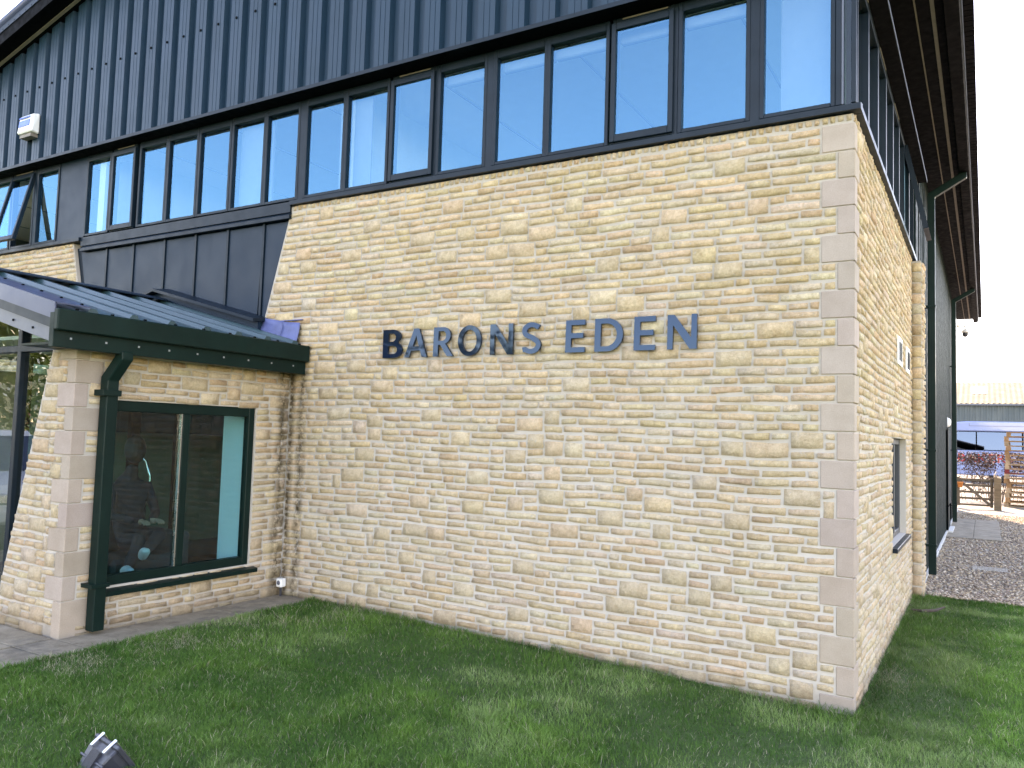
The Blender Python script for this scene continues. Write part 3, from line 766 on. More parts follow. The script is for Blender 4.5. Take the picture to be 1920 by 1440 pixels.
# ---- porch roof
PRX, PRZ, PS = APX, 3.03, 0.252
pz = lambda x, o=0.0: PRZ+o-PS*abs(x-PRX)
EX = -4.80; VY = -2.42
pr = MB()
for a, b in ((-9.25, PRX), (PRX, EX-0.06)):
    pr.hexa([(a,VY+0.06,pz(a,-0.06)),(b,VY+0.06,pz(b,-0.06)),(b,0.02,pz(b,-0.06)),(a,0.02,pz(a,-0.06)),(a,VY+0.06,pz(a)),(b,VY+0.06,pz(b)),(b,0.02,pz(b)),(a,0.02,pz(a))])
proof = pr.build('porch_roof', 'roof_sheet', B)
# trapezoidal ribs of the sheeting, each a piece
for i in range(7):
    y = VY+0.30+0.333*i
    for sgn, e in ((1, EX-0.10), (-1, -9.22)):
        r0 = PRX+sgn*0.10; m = MB()
        m.add([(r0,y-0.045,pz(r0,0.001)),(r0,y-0.02,pz(r0,0.034)),(r0,y+0.02,pz(r0,0.034)),(r0,y+0.045,pz(r0,0.001)),
               (e,y-0.045,pz(e,0.001)),(e,y-0.02,pz(e,0.034)),(e,y+0.02,pz(e,0.034)),(e,y+0.045,pz(e,0.001))],
              [(0,1,5,4),(1,2,6,5),(2,3,7,6),(0,3,2,1),(4,5,6,7)])
        m.build('roof_rib', 'roof_sheet', proof)
rc = MB()
for sgn in (1, -1):
    a, b = PRX, PRX+sgn*0.20
    rc.hexa([(a,VY,pz(a,0.045)),(b,VY,pz(b,0.045)),(b,-0.13,pz(b,0.045)),(a,-0.13,pz(a,0.045)),(a,VY,pz(a,0.056)),(b,VY,pz(b,0.056)),(b,-0.13,pz(b,0.056)),(a,-0.13,pz(a,0.056))])
rc.build('ridge_cap', 'panel_metal', proof)
# verge: top capping, face, recessed lower face, screwed strip
for a, b, nm in ((PRX, EX-0.06, 'r'), (-9.24, PRX, 'l')):
    def V(y0, y1, o0, o1, mat, name):
        m = MB(); m.hexa([(a,y0,pz(a,o0)),(b,y0,pz(b,o0)),(b,y1,pz(b,o0)),(a,y1,pz(a,o0)),(a,y0,pz(a,o1)),(b,y0,pz(b,o1)),(b,y1,pz(b,o1)),(a,y1,pz(a,o1))])
        return m.build(name, mat, proof)
    V(VY, VY+0.26, 0.037, 0.046, 'verge_alu', 'verge_cap'); V(VY-0.004, VY+0.006, -0.075, 0.046, 'verge_alu', 'verge_face')
    V(VY+0.006, VY+0.05, -0.145, -0.068, 'frame_metal', 'verge_face'); V(VY+0.035, VY+0.06, -0.25, -0.14, 'trim_light', 'verge_fascia')
sc = MB()
for i in range(9):
    x = EX-0.12-0.27*i; sc.box(x-0.008, x+0.008, VY+0.028, VY+0.036, pz(x,-0.20)-0.008, pz(x,-0.20)+0.008)
    sc.box(x-0.008, x+0.008, VY+0.215, VY+0.231, pz(x,0.045), pz(x,0.055))
for i in range(9):
    y = VY+0.16+0.27*i
    sc.box(EX-0.075, EX-0.06, y-0.010, y+0.010, pz(EX-0.07,0.002), pz(EX-0.07,0.016))
stuff(sc.build('screws', 'dark_metal', proof))
# eaves gutter box and fascia below it
zt = pz(EX)+0.012
bx(EX-0.051, EX, VY-0.012, -0.022, zt-0.15, zt+0.003).build('gutter', 'green_metal', proof, bevel=0.008)
bx(EX-0.11, EX-0.053, VY-0.006, -0.02, zt-0.268, zt-0.02).build('fascia', 'green_metal', proof, bevel=0.004)
bx(PX-0.31, EX-0.112, VY+0.06, -0.02, 2.245, 2.262).build('porch_soffit', 'green_metal', proof)
sc = MB()
for i in range(9):
    y = VY+0.12+0.265*i; sc.box(EX-0.0535, EX-0.049, y-0.007, y+0.007, zt-0.205, zt-0.191)
stuff(sc.build('screws', 'grey_plastic', proof))
# abutment flashing against the panels, with capping
m = MB(); m.prism([(PRX-1.9,pz(PRX-1.9,0.0)),(PRX,pz(PRX,0.0)),(-5.45,pz(-5.45,0.0)),(-5.45,pz(-5.45,0.11)),(PRX,pz(PRX,0.11)),(PRX-1.9,pz(PRX-1.9,0.11))], 'y', -0.10, 0.03)
m.build('abutment_upstand', 'panel_metal', proof)
for a, b in ((PRX-1.9, PRX), (PRX, -5.42)):
    m = MB(); m.hexa([(a,-0.19,pz(a,0.105)),(b,-0.19,pz(b,0.105)),(b,0.02,pz(b,0.135)),(a,0.02,pz(a,0.135)),(a,-0.19,pz(a,0.135)),(b,-0.19,pz(b,0.135)),(b,0.02,pz(b,0.165)),(a,0.02,pz(a,0.165))])
    m.build('abutment_cap', 'frame_metal', proof)
for (a, b, za, zb, d) in ((-5.47,-5.155,2.79,2.74,0.0),(-5.165,-4.935,2.735,2.715,0.012)):
    m = MB(); n = 5; lo = 2.50
    for i in range(n+1):
        for j in range(5):
            x = a+(b-a)*i/n; zb_ = pz(x, -0.01); z_ = zb_+(za+(zb-za)*i/n-zb_)*j/4
            m.v.append((x, -0.03-d-0.045*(1-j/4)**2-srng.uniform(0, 0.007), z_))
    m.f = [(i*5+j, (i+1)*5+j, (i+1)*5+j+1, i*5+j+1) for i in range(n) for j in range(4)]
    o = m.build('lead_flashing', 'lead', proof, smooth=True)
    md = o.modifiers.new('solid', 'SOLIDIFY'); md.thickness = 0.006
bx(-5.46, -4.92, -0.034, 0.0, 2.742, 2.750).xf(Matrix.Identity(4)).build('lead_chase', 'lead', proof)
# ---- porch front glazing (entrance screen)
GY = -2.0
m = MB()
for x in (-6.04, -7.02, -8.0): m.box(x-0.028, x+0.028, GY-0.03, GY+0.05, 0.12, pz(x,-0.10))
m.box(-8.65, -5.36, GY-0.031, GY+0.049, 2.25, 2.305); m.box(-8.65, -5.4, GY-0.029, GY+0.047, 0.12, 0.20)
scr = m.build('entrance_screen', 'frame_metal', B, bevel=0.004)
for a, b in ((-8.66,-8.03),(-7.97,-7.05),(-6.99,-6.07),(-6.01,-5.38)):
    bx(a, b, GY+0.006, GY+0.014, 0.2, 2.25).build('pane', 'glass_clear', scr)
    bx(a, b, GY+0.0065, GY+0.0135, 2.305, 2.62).build('pane', 'glass_clear', scr)
pil2 = MB(); pil2.prism([(-8.64,2.24),(-8.02,0.0),(-8.97,0.0),(-8.97,2.24)], 'y', PYF+0.006, PYF+0.30); pil2.build('porch_pillar', 'mortar', B)
bx(-8.97, -8.68, PYF+0.30, 0.0, -0.1, 2.24).build('porch_wall', 'mortar', B)
# porch inside: floor, inner glazed door, back wall
bx(-8.68, -5.376, -1.82, 6.8, 0.06, 0.125).build('porch_floor', 'carpet', B)
bx(-8.9, -8.8, 0.0, 6.8, 0.1, 2.95).build('partition', 'lobby_wall', B)
bx(-8.8, -0.29, 6.8, 6.9, 0.0, 2.95).build('partition', 'lobby_wall', B)
bx(-8.6, -5.38, -1.8, 0.3, 2.40, 2.43).build('ceiling', 'ceiling_white', B)
bx(-8.8, -0.29, 0.3, 6.8, 2.55, 2.58).build('ceiling', 'ceiling_white', B)
m = MB(); xd = -6.55
for y in (-1.70, -0.62, -0.10, 0.62): m.box(xd-0.03, xd+0.03, y-0.05, y+0.05, 0.13, 2.3)
m.box(xd-0.029, xd+0.029, -1.65, 0.57, 2.2, 2.3); m.box(xd-0.028, xd+0.028, -1.65, 0.57, 0.13, 0.3)
dr = m.build('inner_door', 'dark_metal', B)
for a, b in ((-1.65,-0.67),(-0.57,-0.15),(-0.05,0.57)): bx(xd-0.004, xd+0.004, a, b, 0.3, 2.2).build('pane', 'glass_green', dr)
hp = [(xd+0.03,-0.56,1.38),(xd+0.09,-0.53,1.33),(xd+0.12,-0.50,1.18),(xd+0.12,-0.50,1.02),(xd+0.09,-0.53,0.86),(xd+0.03,-0.56,0.80)]
MB().tube(hp, 0.014, 8).build('door_handle', 'chrome', dr, smooth=True)


# ---- side door far along the cladding
m = MB(); m.box(0.05, 0.075, 12.9, 13.85, 0.06, 2.08)
door = m.build('door', 'side_sheet', B); bx(0.076, 0.083, 12.8, 12.9, 0.06, 2.14).build('door_frame', 'dark_metal', door)
bx(0.076, 0.083, 13.85, 13.95, 0.06, 2.14).build('door_frame', 'trim_light', door)
MB().tube([(0.09,12.6,0.55),(0.13,12.6,0.62),(0.13,12.6,0.30)], 0.012, 6).build('door_handle', 'dark_metal', door)
bx(0.05, 0.16, 12.75, 14.0, 0.03, 0.058).build('threshold', 'threshold', door)

# ------------------------------------------------------------------ downpipes
def downpipe(label, loc, pts, w, h, side, mat, brackets, shoe=None):
    t = thing('downpipe', label, 'drainpipe', loc)
    MB().bar(pts, w, h, side).build('pipe', mat, t, bevel=0.006)
    for b in brackets: b.build('bracket', mat, t, bevel=0.002)
    return t
yp = -1.895; xo = PX+0.075
downpipe('square dark green downpipe at the porch corner with a swan neck', (xo, yp, 0.12),
    [(EX-0.082, yp+0.03, 2.235), (EX-0.082, yp+0.03, 2.19), (xo, yp, 2.03), (xo, yp, 1.96), (xo, yp, 0.15)], 0.094, 0.094, (0, 1, 0), 'green_metal',
    [bx(PX-0.0, xo+0.062, yp-0.085, yp+0.062, 1.90, 1.945), bx(PX, xo+0.062, yp-0.085, yp+0.062, 0.47, 0.50)])
for (yy, lab) in ((6.3, 'near square green downpipe on the side wall beyond the stone pier'), (15.1, 'far square green downpipe at the end of the side wall')):
    xq = 0.128
    downpipe(lab, (xq, yy, 0), [(0.50, yy, 5.36), (0.50, yy, 5.28), (xq, yy, 5.06), (xq, yy, 4.98), (xq, yy, 0.06)], 0.09, 0.09, (0, 1, 0), 'green_metal',
        [bx(0.05, xq+0.052, yy-0.055, yy+0.055, z, z+0.03) for z in (3.55, 1.65, 0.42)])

# ------------------------------------------------------------------ lettering
SG = thing('sign_lettering', 'glossy dark letters reading BARONS EDEN fixed to the stone wall', 'sign', (-2.45, -0.03, 2.34))
def arc(cx, cy, rx, ry, a0, a1, n=14): return [(cx+rx*math.cos(R(a0+(a1-a0)*i/n)), cy+ry*math.sin(R(a0+(a1-a0)*i/n))) for i in range(n+1)]
def letter_outline(ch):
    s = 0.19; t = 0.155      # vertical and horizontal stroke, cap height 1
    if ch == 'E': w = 0.66; return w, [[(0,0),(w,0),(w,t),(s,t),(s,0.44),(0.60,0.44),(0.60,0.44+t),(s,0.44+t),(s,1-t),(w,1-t),(w,1),(0,1)]]
    if ch == 'N': w = 0.86; return w, [[(0,0),(0.165,0),(0.165,0.70),(w-0.20,0),(w,0),(w,1),(w-0.165,1),(w-0.165,0.33),(0.20,1),(0,1)]]
    if ch == 'A': w = 0.94; c = w/2; return w, [[(0,0),(0.19,0),(0.28,0.235),(w-0.295,0.235),(w-0.205,0),(w,0),(c+0.105,1),(c-0.105,1)], [(0.335,0.375),(c,0.76),(w-0.345,0.375)]]
    if ch == 'D': w = 0.88; return w, [[(0,0),(0.38,0)]+arc(0.38,0.5,w-0.38,0.5,-90,90)+[(0,1)], [(s,t),(0.37,t)]+arc(0.37,0.5,w-0.37-s,0.5-t,-90,90)+[(s,1-t)]]
    if ch == 'O': w = 0.98; return w, [arc(w/2,0.5,w/2,0.515,0,360,36)[:-1], arc(w/2,0.5,w/2-0.185,0.365,0,360,36)[:-1]]
    if ch == 'B': w = 0.70; return w, [[(0,0),(0.40,0)]+arc(0.40,0.28,w-0.40,0.28,-90,62)+arc(0.36,0.76,w-0.42,0.24,-50,90)+[(0,1)],
                               [(s,0.14),(0.38,0.14)]+arc(0.38,0.285,0.145,0.145,-90,90)+[(s,0.43)], [(s,0.575),(0.34,0.575)]+arc(0.34,0.72,0.13,0.145,-90,90)+[(s,0.865)]]
    if ch == 'R': w = 0.80; return w, [[(0,0),(s,0),(s,0.40),(0.27,0.40),(0.56,0),(w,0),(0.47,0.44)]+arc(0.38,0.71,0.29,0.29,-60,90)+[(0,1)],
                               [(s,0.535),(0.36,0.535)]+arc(0.36,0.70,0.135,0.165,-90,90)+[(s,0.865)]]
    if ch == 'S':
        w = 0.66; c = []
        path = arc(0.335,0.735,0.235,0.19,28,270,16)[:-1]+arc(0.325,0.275,0.25,0.20,80,-150,16)
        path = [(0.57,0.83)]+[p for p in arc(0.335,0.735,0.235,0.19,50,235,12)]+[(0.33,0.53)]+arc(0.325,0.275,0.245,0.20,60,-140,14)+[(0.055,0.13)]
        L, Rr = [], []
        for i, p in enumerate(path):
            a = Vector(path[max(0, i-1)]); b = Vector(path[min(len(path)-1, i+1)]); d = (b-a).normalized(); n = Vector((-d.y, d.x)); k = 0.080
            L.append(tuple(Vector(p)+n*k)); Rr.append(tuple(Vector(p)-n*k))
        return w, [L+Rr[::-1]]
def letter(ch, x0, x1, zb, h, tilt=(0, 0), depth=0.022):
    w, outs = letter_outline(ch)
    cu = bpy.data.curves.new('letter', 'CURVE'); cu.dimensions = '2D'; cu.fill_mode = 'BOTH'; cu.extrude = depth/2
    kx = (x1-x0)/w
    for pts in outs:
        sp = cu.splines.new('POLY'); sp.points.add(len(pts)-1); sp.use_cyclic_u = True
        for q, (a, b) in zip(sp.points, pts): q.co = ((a-w/2)*kx, (b-0.5)*h, 0, 1)
    tmp = bpy.data.objects.new('tmp', cu); C.objects.link(tmp)
    dg = bpy.context.evaluated_depsgraph_get(); me = bpy.data.meshes.new_from_object(tmp.evaluated_get(dg))
    bpy.data.objects.remove(tmp, do_unlink=True); bpy.data.curves.remove(cu)
    me.transform(Matrix.Translation(((x0+x1)/2, -0.040, zb+h/2)) @ Matrix.Rotation(R(tilt[1]), 4, 'Z') @ Matrix.Rotation(R(90+tilt[0]), 4, 'X'))
    me.materials.clear(); me.materials.append(M['sign_gloss']); me.name = 'letter'
    o = link('letter', me, SG); o['label'] = 'letter %s' % ch; return o
LET = [('B',-3.887,-3.672,(0.45,0)),('A',-3.640,-3.396,(-1.6,0)),('R',-3.330,-3.122,(-1.4,0.5)),('O',-3.080,-2.843,(0.1,-1.9)),('N',-2.757,-2.541,(0.55,0.3)),('S',-2.462,-2.280,(-1.5,0)),
       ('E',-2.065,-1.900,(-1.6,0)),('D',-1.818,-1.587,(-1.5,0)),('E',-1.500,-1.334,(-1.9,0)),('N',-1.243,-1.024,(-1.6,0))]
for ch, a, b, tl in LET: letter(ch, a, b, 2.345, 0.252, tl)

# ------------------------------------------------------------------ small fittings
t = thing('alarm_box', 'white alarm bell box with blue label on the cladding', 'alarm', (-9.88, -0.06, 5.36))
m = MB(); m.hexa([(-10.06,-0.17,5.40),(-9.72,-0.17,5.40),(-9.72,-0.06,5.38),(-10.06,-0.06,5.38),(-10.04,-0.15,5.63),(-9.74,-0.15,5.63),(-9.72,-0.06,5.65),(-10.06,-0.06,5.65)])
m.build('cover', 'white_plastic', t, bevel=0.015)
bx(-10.02, -9.76, -0.15, -0.06, 5.34, 5.379).build('base', 'beige_trim', t)
for (z0, z1) in ((5.585, 5.605), (5.48, 5.56)):
    MB().hexa([(-10.02,-0.1715,z0),(-9.78,-0.1715,z0),(-9.78,-0.166,z0),(-10.02,-0.166,z0),(-10.02,-0.166+0.002,z1),(-9.78,-0.166+0.002,z1),(-9.78,-0.15,z1),(-10.02,-0.15,z1)]).build('printed_band', 'label_blue', t)
for (ya, yb_, lab) in ((2.86, 3.26, 'white louvred wall vent nearer the stone corner'), (3.80, 4.18, 'white louvred wall vent nearer the stone pier')):
    t = thing('wall_vent', lab, 'vent', (0.02, ya, 2.5), 'louvred vents on the side wall')
    bx(0.006, 0.024, ya, yb_, 2.49, 2.76).build('plate', 'white_plastic', t, bevel=0.003)
    n = 7; wd = (yb_-ya-0.05)/n
    for i in range(n): bx(0.0235, 0.0255, ya+0.025+wd*i+wd*0.25, ya+0.025+wd*i+wd*0.75, 2.53, 2.72).build('slot', 'dark_metal', t)
t = thing('cctv_camera', 'white dome security camera on a bracket at the far corner', 'camera', (0.2, 20.3, 4.9))
bx(0.05, 0.085, 20.22, 20.38, 5.02, 5.30).build('wall_plate', 'white_plastic', t, bevel=0.005)
MB().tube([(0.085,20.3,5.18),(0.22,20.3,5.19),(0.255,20.3,5.17),(0.262,20.3,5.10)], 0.028, 10).build('arm', 'white_plastic', t, smooth=True)
MB().lathe((0.262,20.3,5.10), [(0.0,0.0),(0.03,0.0),(0.07,-0.03),(0.105,-0.075),(0.115,-0.10),(0.085,-0.105),(0.0,-0.105)], 20).build('hood', 'white_plastic', t, smooth=True)
MB().lathe((0.262,20.3,4.995), [(0.08,0.0),(0.078,-0.05),(0.062,-0.10),(0.035,-0.125),(0.0,-0.132)], 20).build('dome', 'black_plastic', t, smooth=True)
t = thing('bulkhead_light', 'small white bulkhead light above the side door', 'light', (0.06, 13.4, 2.2))
m = MB().lathe((0, 0, 0), [(0.0,0.07),(0.05,0.065),(0.085,0.04),(0.095,0.0)], 16); m.xf(Matrix.Translation((0.05,13.4,2.24)) @ Matrix.Rotation(R(90), 4, 'Y')); m.build('diffuser', 'white_plastic', t, smooth=True)
bx(0.046, 0.06, 13.28, 13.52, 2.13, 2.35).build('base', 'grey_plastic', t, bevel=0.004)
# little outdoor socket / light on a stem at the inner corner
t = thing('socket_box', 'small pale box on a black stem in the inner corner of the wall', 'socket', (-4.99, -0.07, 0.13))
bx(-5.028, -4.958, -0.10, -0.035, 0.205, 0.285).build('box', 'white_plastic', t, bevel=0.008)
MB().tube([(-4.993,-0.068,0.12),(-4.993,-0.068,0.21)], 0.011, 8).build('stem', 'black_plastic', t)
MB().lathe((0,0,0), [(0.0,0.004),(0.018,0.004),(0.022,0.0)], 12).xf(Matrix.Translation((-4.993,-0.1005,0.247)) @ Matrix.Rotation(R(90), 4, 'X')).build('button', 'trim_light', t)

# floodlight in the lawn, seen from behind
FL = thing('floodlight', 'black garden floodlight standing in the lawn, its back to us', 'floodlight', (-2.86, -3.16, 0.08))
Fm = Matrix.Translation((-2.87, -3.15, 0.060)) @ Matrix.Rotation(R(-10), 4, 'Z') @ Matrix.Rotation(R(36), 4, 'X') @ Matrix.Scale(1.12, 4)
def flo(mb, name, mat, **k): return mb.xf(Fm).build(name, mat, FL, **k)
w_, h_ = 0.105, 0.085
m = MB(); rim = [(-w_,-h_),(w_,-h_),(w_,h_),(-w_,h_)]
prof = [(1.0, 0.06), (1.0, 0.03), (0.92, 0.0), (0.80, -0.05), (0.66, -0.085), (0.60, -0.09)]
for k, y in prof: m.v += [(x*k*(1.0 if k > 0.9 else 0.95), y, z*k-(0.0 if k > 0.9 else 0.004)) for x, z in rim]
for i in range(len(prof)-1): m.f += [(i*4+j, i*4+(j+1) % 4, (i+1)*4+(j+1) % 4, (i+1)*4+j) for j in range(4)]
m.f += [(3,2,1,0), tuple(20+j for j in range(4))]
flo(m, 'housing', 'black_plastic', bevel=0.006)
m = MB(); m.box(-w_-0.008, w_+0.008, 0.055, 0.078, -h_-0.008, h_+0.008); flo(m, 'front_rim', 'black_plastic', bevel=0.006)
for i in range(9):
    x = -0.034+0.0085*i; m = MB()
    m.add([(x-0.002,0.02,0.08),(x+0.002,0.02,0.08),(x+0.002,-0.088,0.048),(x-0.002,-0.088,0.048),(x-0.002,0.02,0.097),(x+0.002,0.02,0.097),(x+0.002,-0.092,0.062),(x-0.002,-0.092,0.062)], [(0,3,2,1),(4,5,6,7),(0,1,5,4),(1,2,6,5),(2,3,7,6),(3,0,4,7)])
    flo(m, 'cooling_fin', 'black_plastic')
for x in (-0.062, 0.058):
    m = MB(); m.box(x-0.010, x+0.010, 0.026, 0.088, h_+0.009, h_+0.013); m.box(x-0.010, x+0.010, 0.022, 0.026, h_-0.022, h_+0.013); m.box(x-0.010, x+0.010, 0.080, 0.084, h_-0.018, h_+0.0085)
    flo(m, 'clip', 'chrome', bevel=0.001)
m = MB(); m.box(-w_-0.004, w_+0.004, -0.022, -0.012, h_*0.78, h_*0.93); flo(m, 'rib', 'black_plastic', bevel=0.002)
m = MB(); m.bar([(-w_-0.02,0.02,0.0),(-w_-0.02,0.0,-0.13),(w_+0.02,0.0,-0.13),(w_+0.02,0.02,0.0)], 0.03, 0.006, (0,1,0)); flo(m, 'bracket', 'black_plastic')
MB().tube([(-2.86,-3.16,0.10),(-2.86,-3.16,-0.05)], [0.014, 0.004], 8).build('spike', 'black_plastic', FL)

# strip of bark lying by the wall
m = MB().tube([(0.06,3.75,0.03),(0.16,3.72,0.035),(0.28,3.80,0.045),(0.36,3.92,0.07)], [0.012,0.02,0.016,0.006], 6)
tag(m.build('bark_piece', 'bark'), 'curled strip of dark bark on the grass by the side wall', 'bark')

# ------------------------------------------------------------------ seated person inside the porch
PE = thing('person', 'person in dark clothes and white shoes sitting inside the porch window', 'person', (-6.25, -0.85, 0.13))
def skin_body(name, joints, edges, mat, root, parent):
    me = bpy.data.meshes.new(name); me.from_pydata([j[0] for j in joints], edges, []); o = link(name, me, parent)
    md = o.modifiers.new('skin', 'SKIN'); sl = me.skin_vertices[0].data
    for i, j in enumerate(joints): sl[i].radius = j[1] if isinstance(j[1], tuple) else (j[1], j[1])
    sl[root].use_root = True
    sb = o.modifiers.new('sub', 'SUBSURF'); sb.levels = 2; sb.render_levels = 2
    me.materials.append(M[mat]); return o
px, py = -6.28, -0.80
J = [((px,py,0.60),(0.15,0.13)), ((px-0.05,py,0.82),(0.14,0.11)), ((px-0.06,py,1.05),(0.17,0.11)), ((px-0.04,py,1.17),(0.10,0.08)), ((px-0.01,py,1.24),0.052), ((px+0.02,py,1.31),0.055),
     ((px-0.03,py-0.19,1.10),0.065), ((px+0.06,py-0.24,0.84),0.046), ((px+0.26,py-0.12,0.80),0.036),
     ((px-0.03,py+0.19,1.10),0.065), ((px+0.06,py+0.24,0.84),0.046), ((px+0.26,py+0.06,0.80),0.036),
     ((px+0.12,py-0.11,0.58),0.095), ((px+0.44,py-0.17,0.66),0.066), ((px+0.52,py-0.34,0.42),0.048),
     ((px+0.12,py+0.11,0.58),0.095), ((px+0.46,py+0.02,0.70),0.066), ((px+0.58,py-0.22,0.56),0.048)]
Ed = [(0,1),(1,2),(2,3),(3,4),(4,5),(2,6),(6,7),(7,8),(2,9),(9,10),(10,11),(0,12),(12,13),(13,14),(0,15),(15,16),(16,17)]
skin_body('body', J, Ed, 'cloth_dark', 0, PE)
hd = bmesh.new(); bmesh.ops.create_uvsphere(hd, u_segments=20, v_segments=14, radius=0.11)
for v in hd.verts:
    x, y, z = v.co; v.co.x = x*0.95+(0.018 if (x > 0.07 and abs(y) < 0.025 and -0.04 < z < 0.02) else 0)+(0.01 if z < -0.06 and x > 0 else 0); v.co.y = y*0.74*(1-0.18*max(0, -z/0.11)); v.co.z = z*1.16
me = bpy.data.meshes.new('head'); hd.to_mesh(me); hd.free(); me.transform(Matrix.Translation((px+0.04,py,1.45)) @ Matrix.Rotation(R(125), 4, 'Z')); me.materials.append(M['skin'])
me.polygons.foreach_set('use_smooth', [True]*len(me.polygons)); head = link('head', me, PE)
hb = bmesh.new(); bmesh.ops.create_uvsphere(hb, u_segments=20, v_segments=14, radius=0.118)
for v in hb.verts:
    v.co.y *= 0.8; v.co.z *= 1.15; v.co.x = v.co.x*0.98-0.014
bmesh.ops.delete(hb, geom=[v for v in hb.verts if v.co.x > 0.045 and v.co.z < 0.06], context='VERTS')
me = bpy.data.meshes.new('hair'); hb.to_mesh(me); hb.free(); me.transform(Matrix.Translation((px+0.04,py,1.455)) @ Matrix.Rotation(R(125), 4, 'Z')); me.materials.append(M['hair']); link('hair', me, PE)
def hand(c, s):
    c = Vector(c); js = [(c, 0.026), (c+Vector((0.05,-0.01*s,0.0)), 0.030)]; es = [(0,1)]
    for k in range(4):
        b = c+Vector((0.085,(-0.027+0.018*k)*1.0,0.004)); L = (0.030,0.036,0.038,0.032)[k]
        js += [(b, 0.010), (b+Vector((L,0,-0.010)), 0.009), (b+Vector((L*1.5,0,-0.030)), 0.008)]; n = len(js); es += [(1,n-3),(n-3,n-2),(n-2,n-1)]
    js += [(c+Vector((0.045,0.032*s,-0.006)), 0.011), (c+Vector((0.075,0.045*s,-0.018)), 0.009)]; n = len(js); es += [(0,n-2),(n-2,n-1)]
    return skin_body('hand', [(tuple(a), b) for a, b in js], es, 'skin', 0, PE)
hand((px+0.29,py-0.10,0.80), 1); hand((px+0.29,py+0.05,0.80), -1)
for (a, b) in (((px+0.53,py-0.36,0.40),(px+0.70,py-0.44,0.44)), ((px+0.59,py-0.24,0.54),(px+0.76,py-0.34,0.60))):
    a, b = Vector(a), Vector(b); d = (b-a).normalized()
    o = skin_body('shoe', [(tuple(a-d*0.06), (0.042,0.05)), (tuple(a+Vector((0,0,0.02))), (0.046,0.055)), (tuple((a+b)/2), (0.045,0.042)), (tuple(b), (0.042,0.030)), (tuple(b+d*0.05), (0.030,0.02))], [(0,1),(1,2),(2,3),(3,4)], 'shoe_white', 1, PE)
t = thing('armchair', 'dark armchair inside the porch', 'chair', (px, py, 0.13))
bx(px-0.32, px+0.30, py-0.34, py+0.34, 0.14, 0.47).build('seat', 'sofa_fabric', t, bevel=0.04)
bx(px-0.40, px-0.20, py-0.34, py+0.34, 0.44, 1.02).build('backrest', 'sofa_fabric', t, bevel=0.04)
for s in (-1, 1): bx(px-0.30, px+0.28, py+s*0.42-0.07, py+s*0.42+0.07, 0.14, 0.66).build('armrest', 'sofa_fabric', t, bevel=0.03)
tag(bx(px+0.50, px+0.86, py-0.62, py-0.16, 0.14, 0.36).build('footstool', 'sofa_fabric', bevel=0.04), 'low dark footstool under the white shoes', 'stool')

# ------------------------------------------------------------------ background: gate, pallets, hedge, coach, shed
GT = thing('wooden_gate', 'weathered wooden five-bar gate at the end of the gravel', 'gate', (0.45, 21.0, 0))
for z in (0.80, 0.64, 0.45, 0.27): bx(0.02, 0.90, 20.98, 21.02, z, z+0.065).build('rail', 'timber_grey', GT)
bx(0.02, 0.90, 20.98, 21.02, 0.09, 0.145).build('rail', 'timber_grey', GT)
bx(0.02, 0.09, 20.965, 21.035, 0.08, 0.90).build('stile', 'timber_grey', GT); bx(0.84, 0.91, 20.965, 21.035, 0.06, 0.90).build('stile', 'timber_grey', GT)
MB().bar([(0.08,20.955,0.80),(0.88,20.955,0.10)], 0.03, 0.07, (0,1,0)).build('brace', 'timber_grey', GT)
gp = thing('gate_post', 'thick square wooden gate post between gate and pallets', 'post', (1.03, 20.9, 0))
m = MB(); m.hexa([(0.93,20.82,-0.05),(1.11,20.82,-0.05),(1.11,20.98,-0.05),(0.93,20.98,-0.05),(0.93,20.82,0.94),(1.11,20.82,0.90),(1.11,20.98,0.93),(0.93,20.98,1.02)])
m.build('post', 'timber', gp, bevel=0.01); MB().tube([(1.0,20.81,0.93),(0.95,20.86,1.0),(0.99,20.95,1.08)], 0.012, 6).build('rope_loop', 'beige_trim', gp)
gp = thing('gate_post', 'wooden gate post half hidden behind the far downpipe', 'post', (-0.06, 21.0, 0))
m = MB(); m.hexa([(-0.12,20.94,-0.05),(0.01,20.94,-0.05),(0.01,21.06,-0.05),(-0.12,21.06,-0.05),(-0.12,20.94,0.98),(0.01,20.94,0.94),(0.01,21.06,0.96),(-0.12,21.06,1.0)]); m.build('post', 'timber', gp, bevel=0.01)
m = MB().lathe((0.10,20.93,0.60), [(0.0,0.0),(0.055,0.0),(0.075,0.13),(0.085,0.13),(0.085,0.16),(0.065,0.16),(0.055,0.02),(0.0,0.02)], 16)
tag(m.build('hanging_pot', 'orange_clay', smooth=True), 'small orange pot hanging on the wooden gate', 'pot')

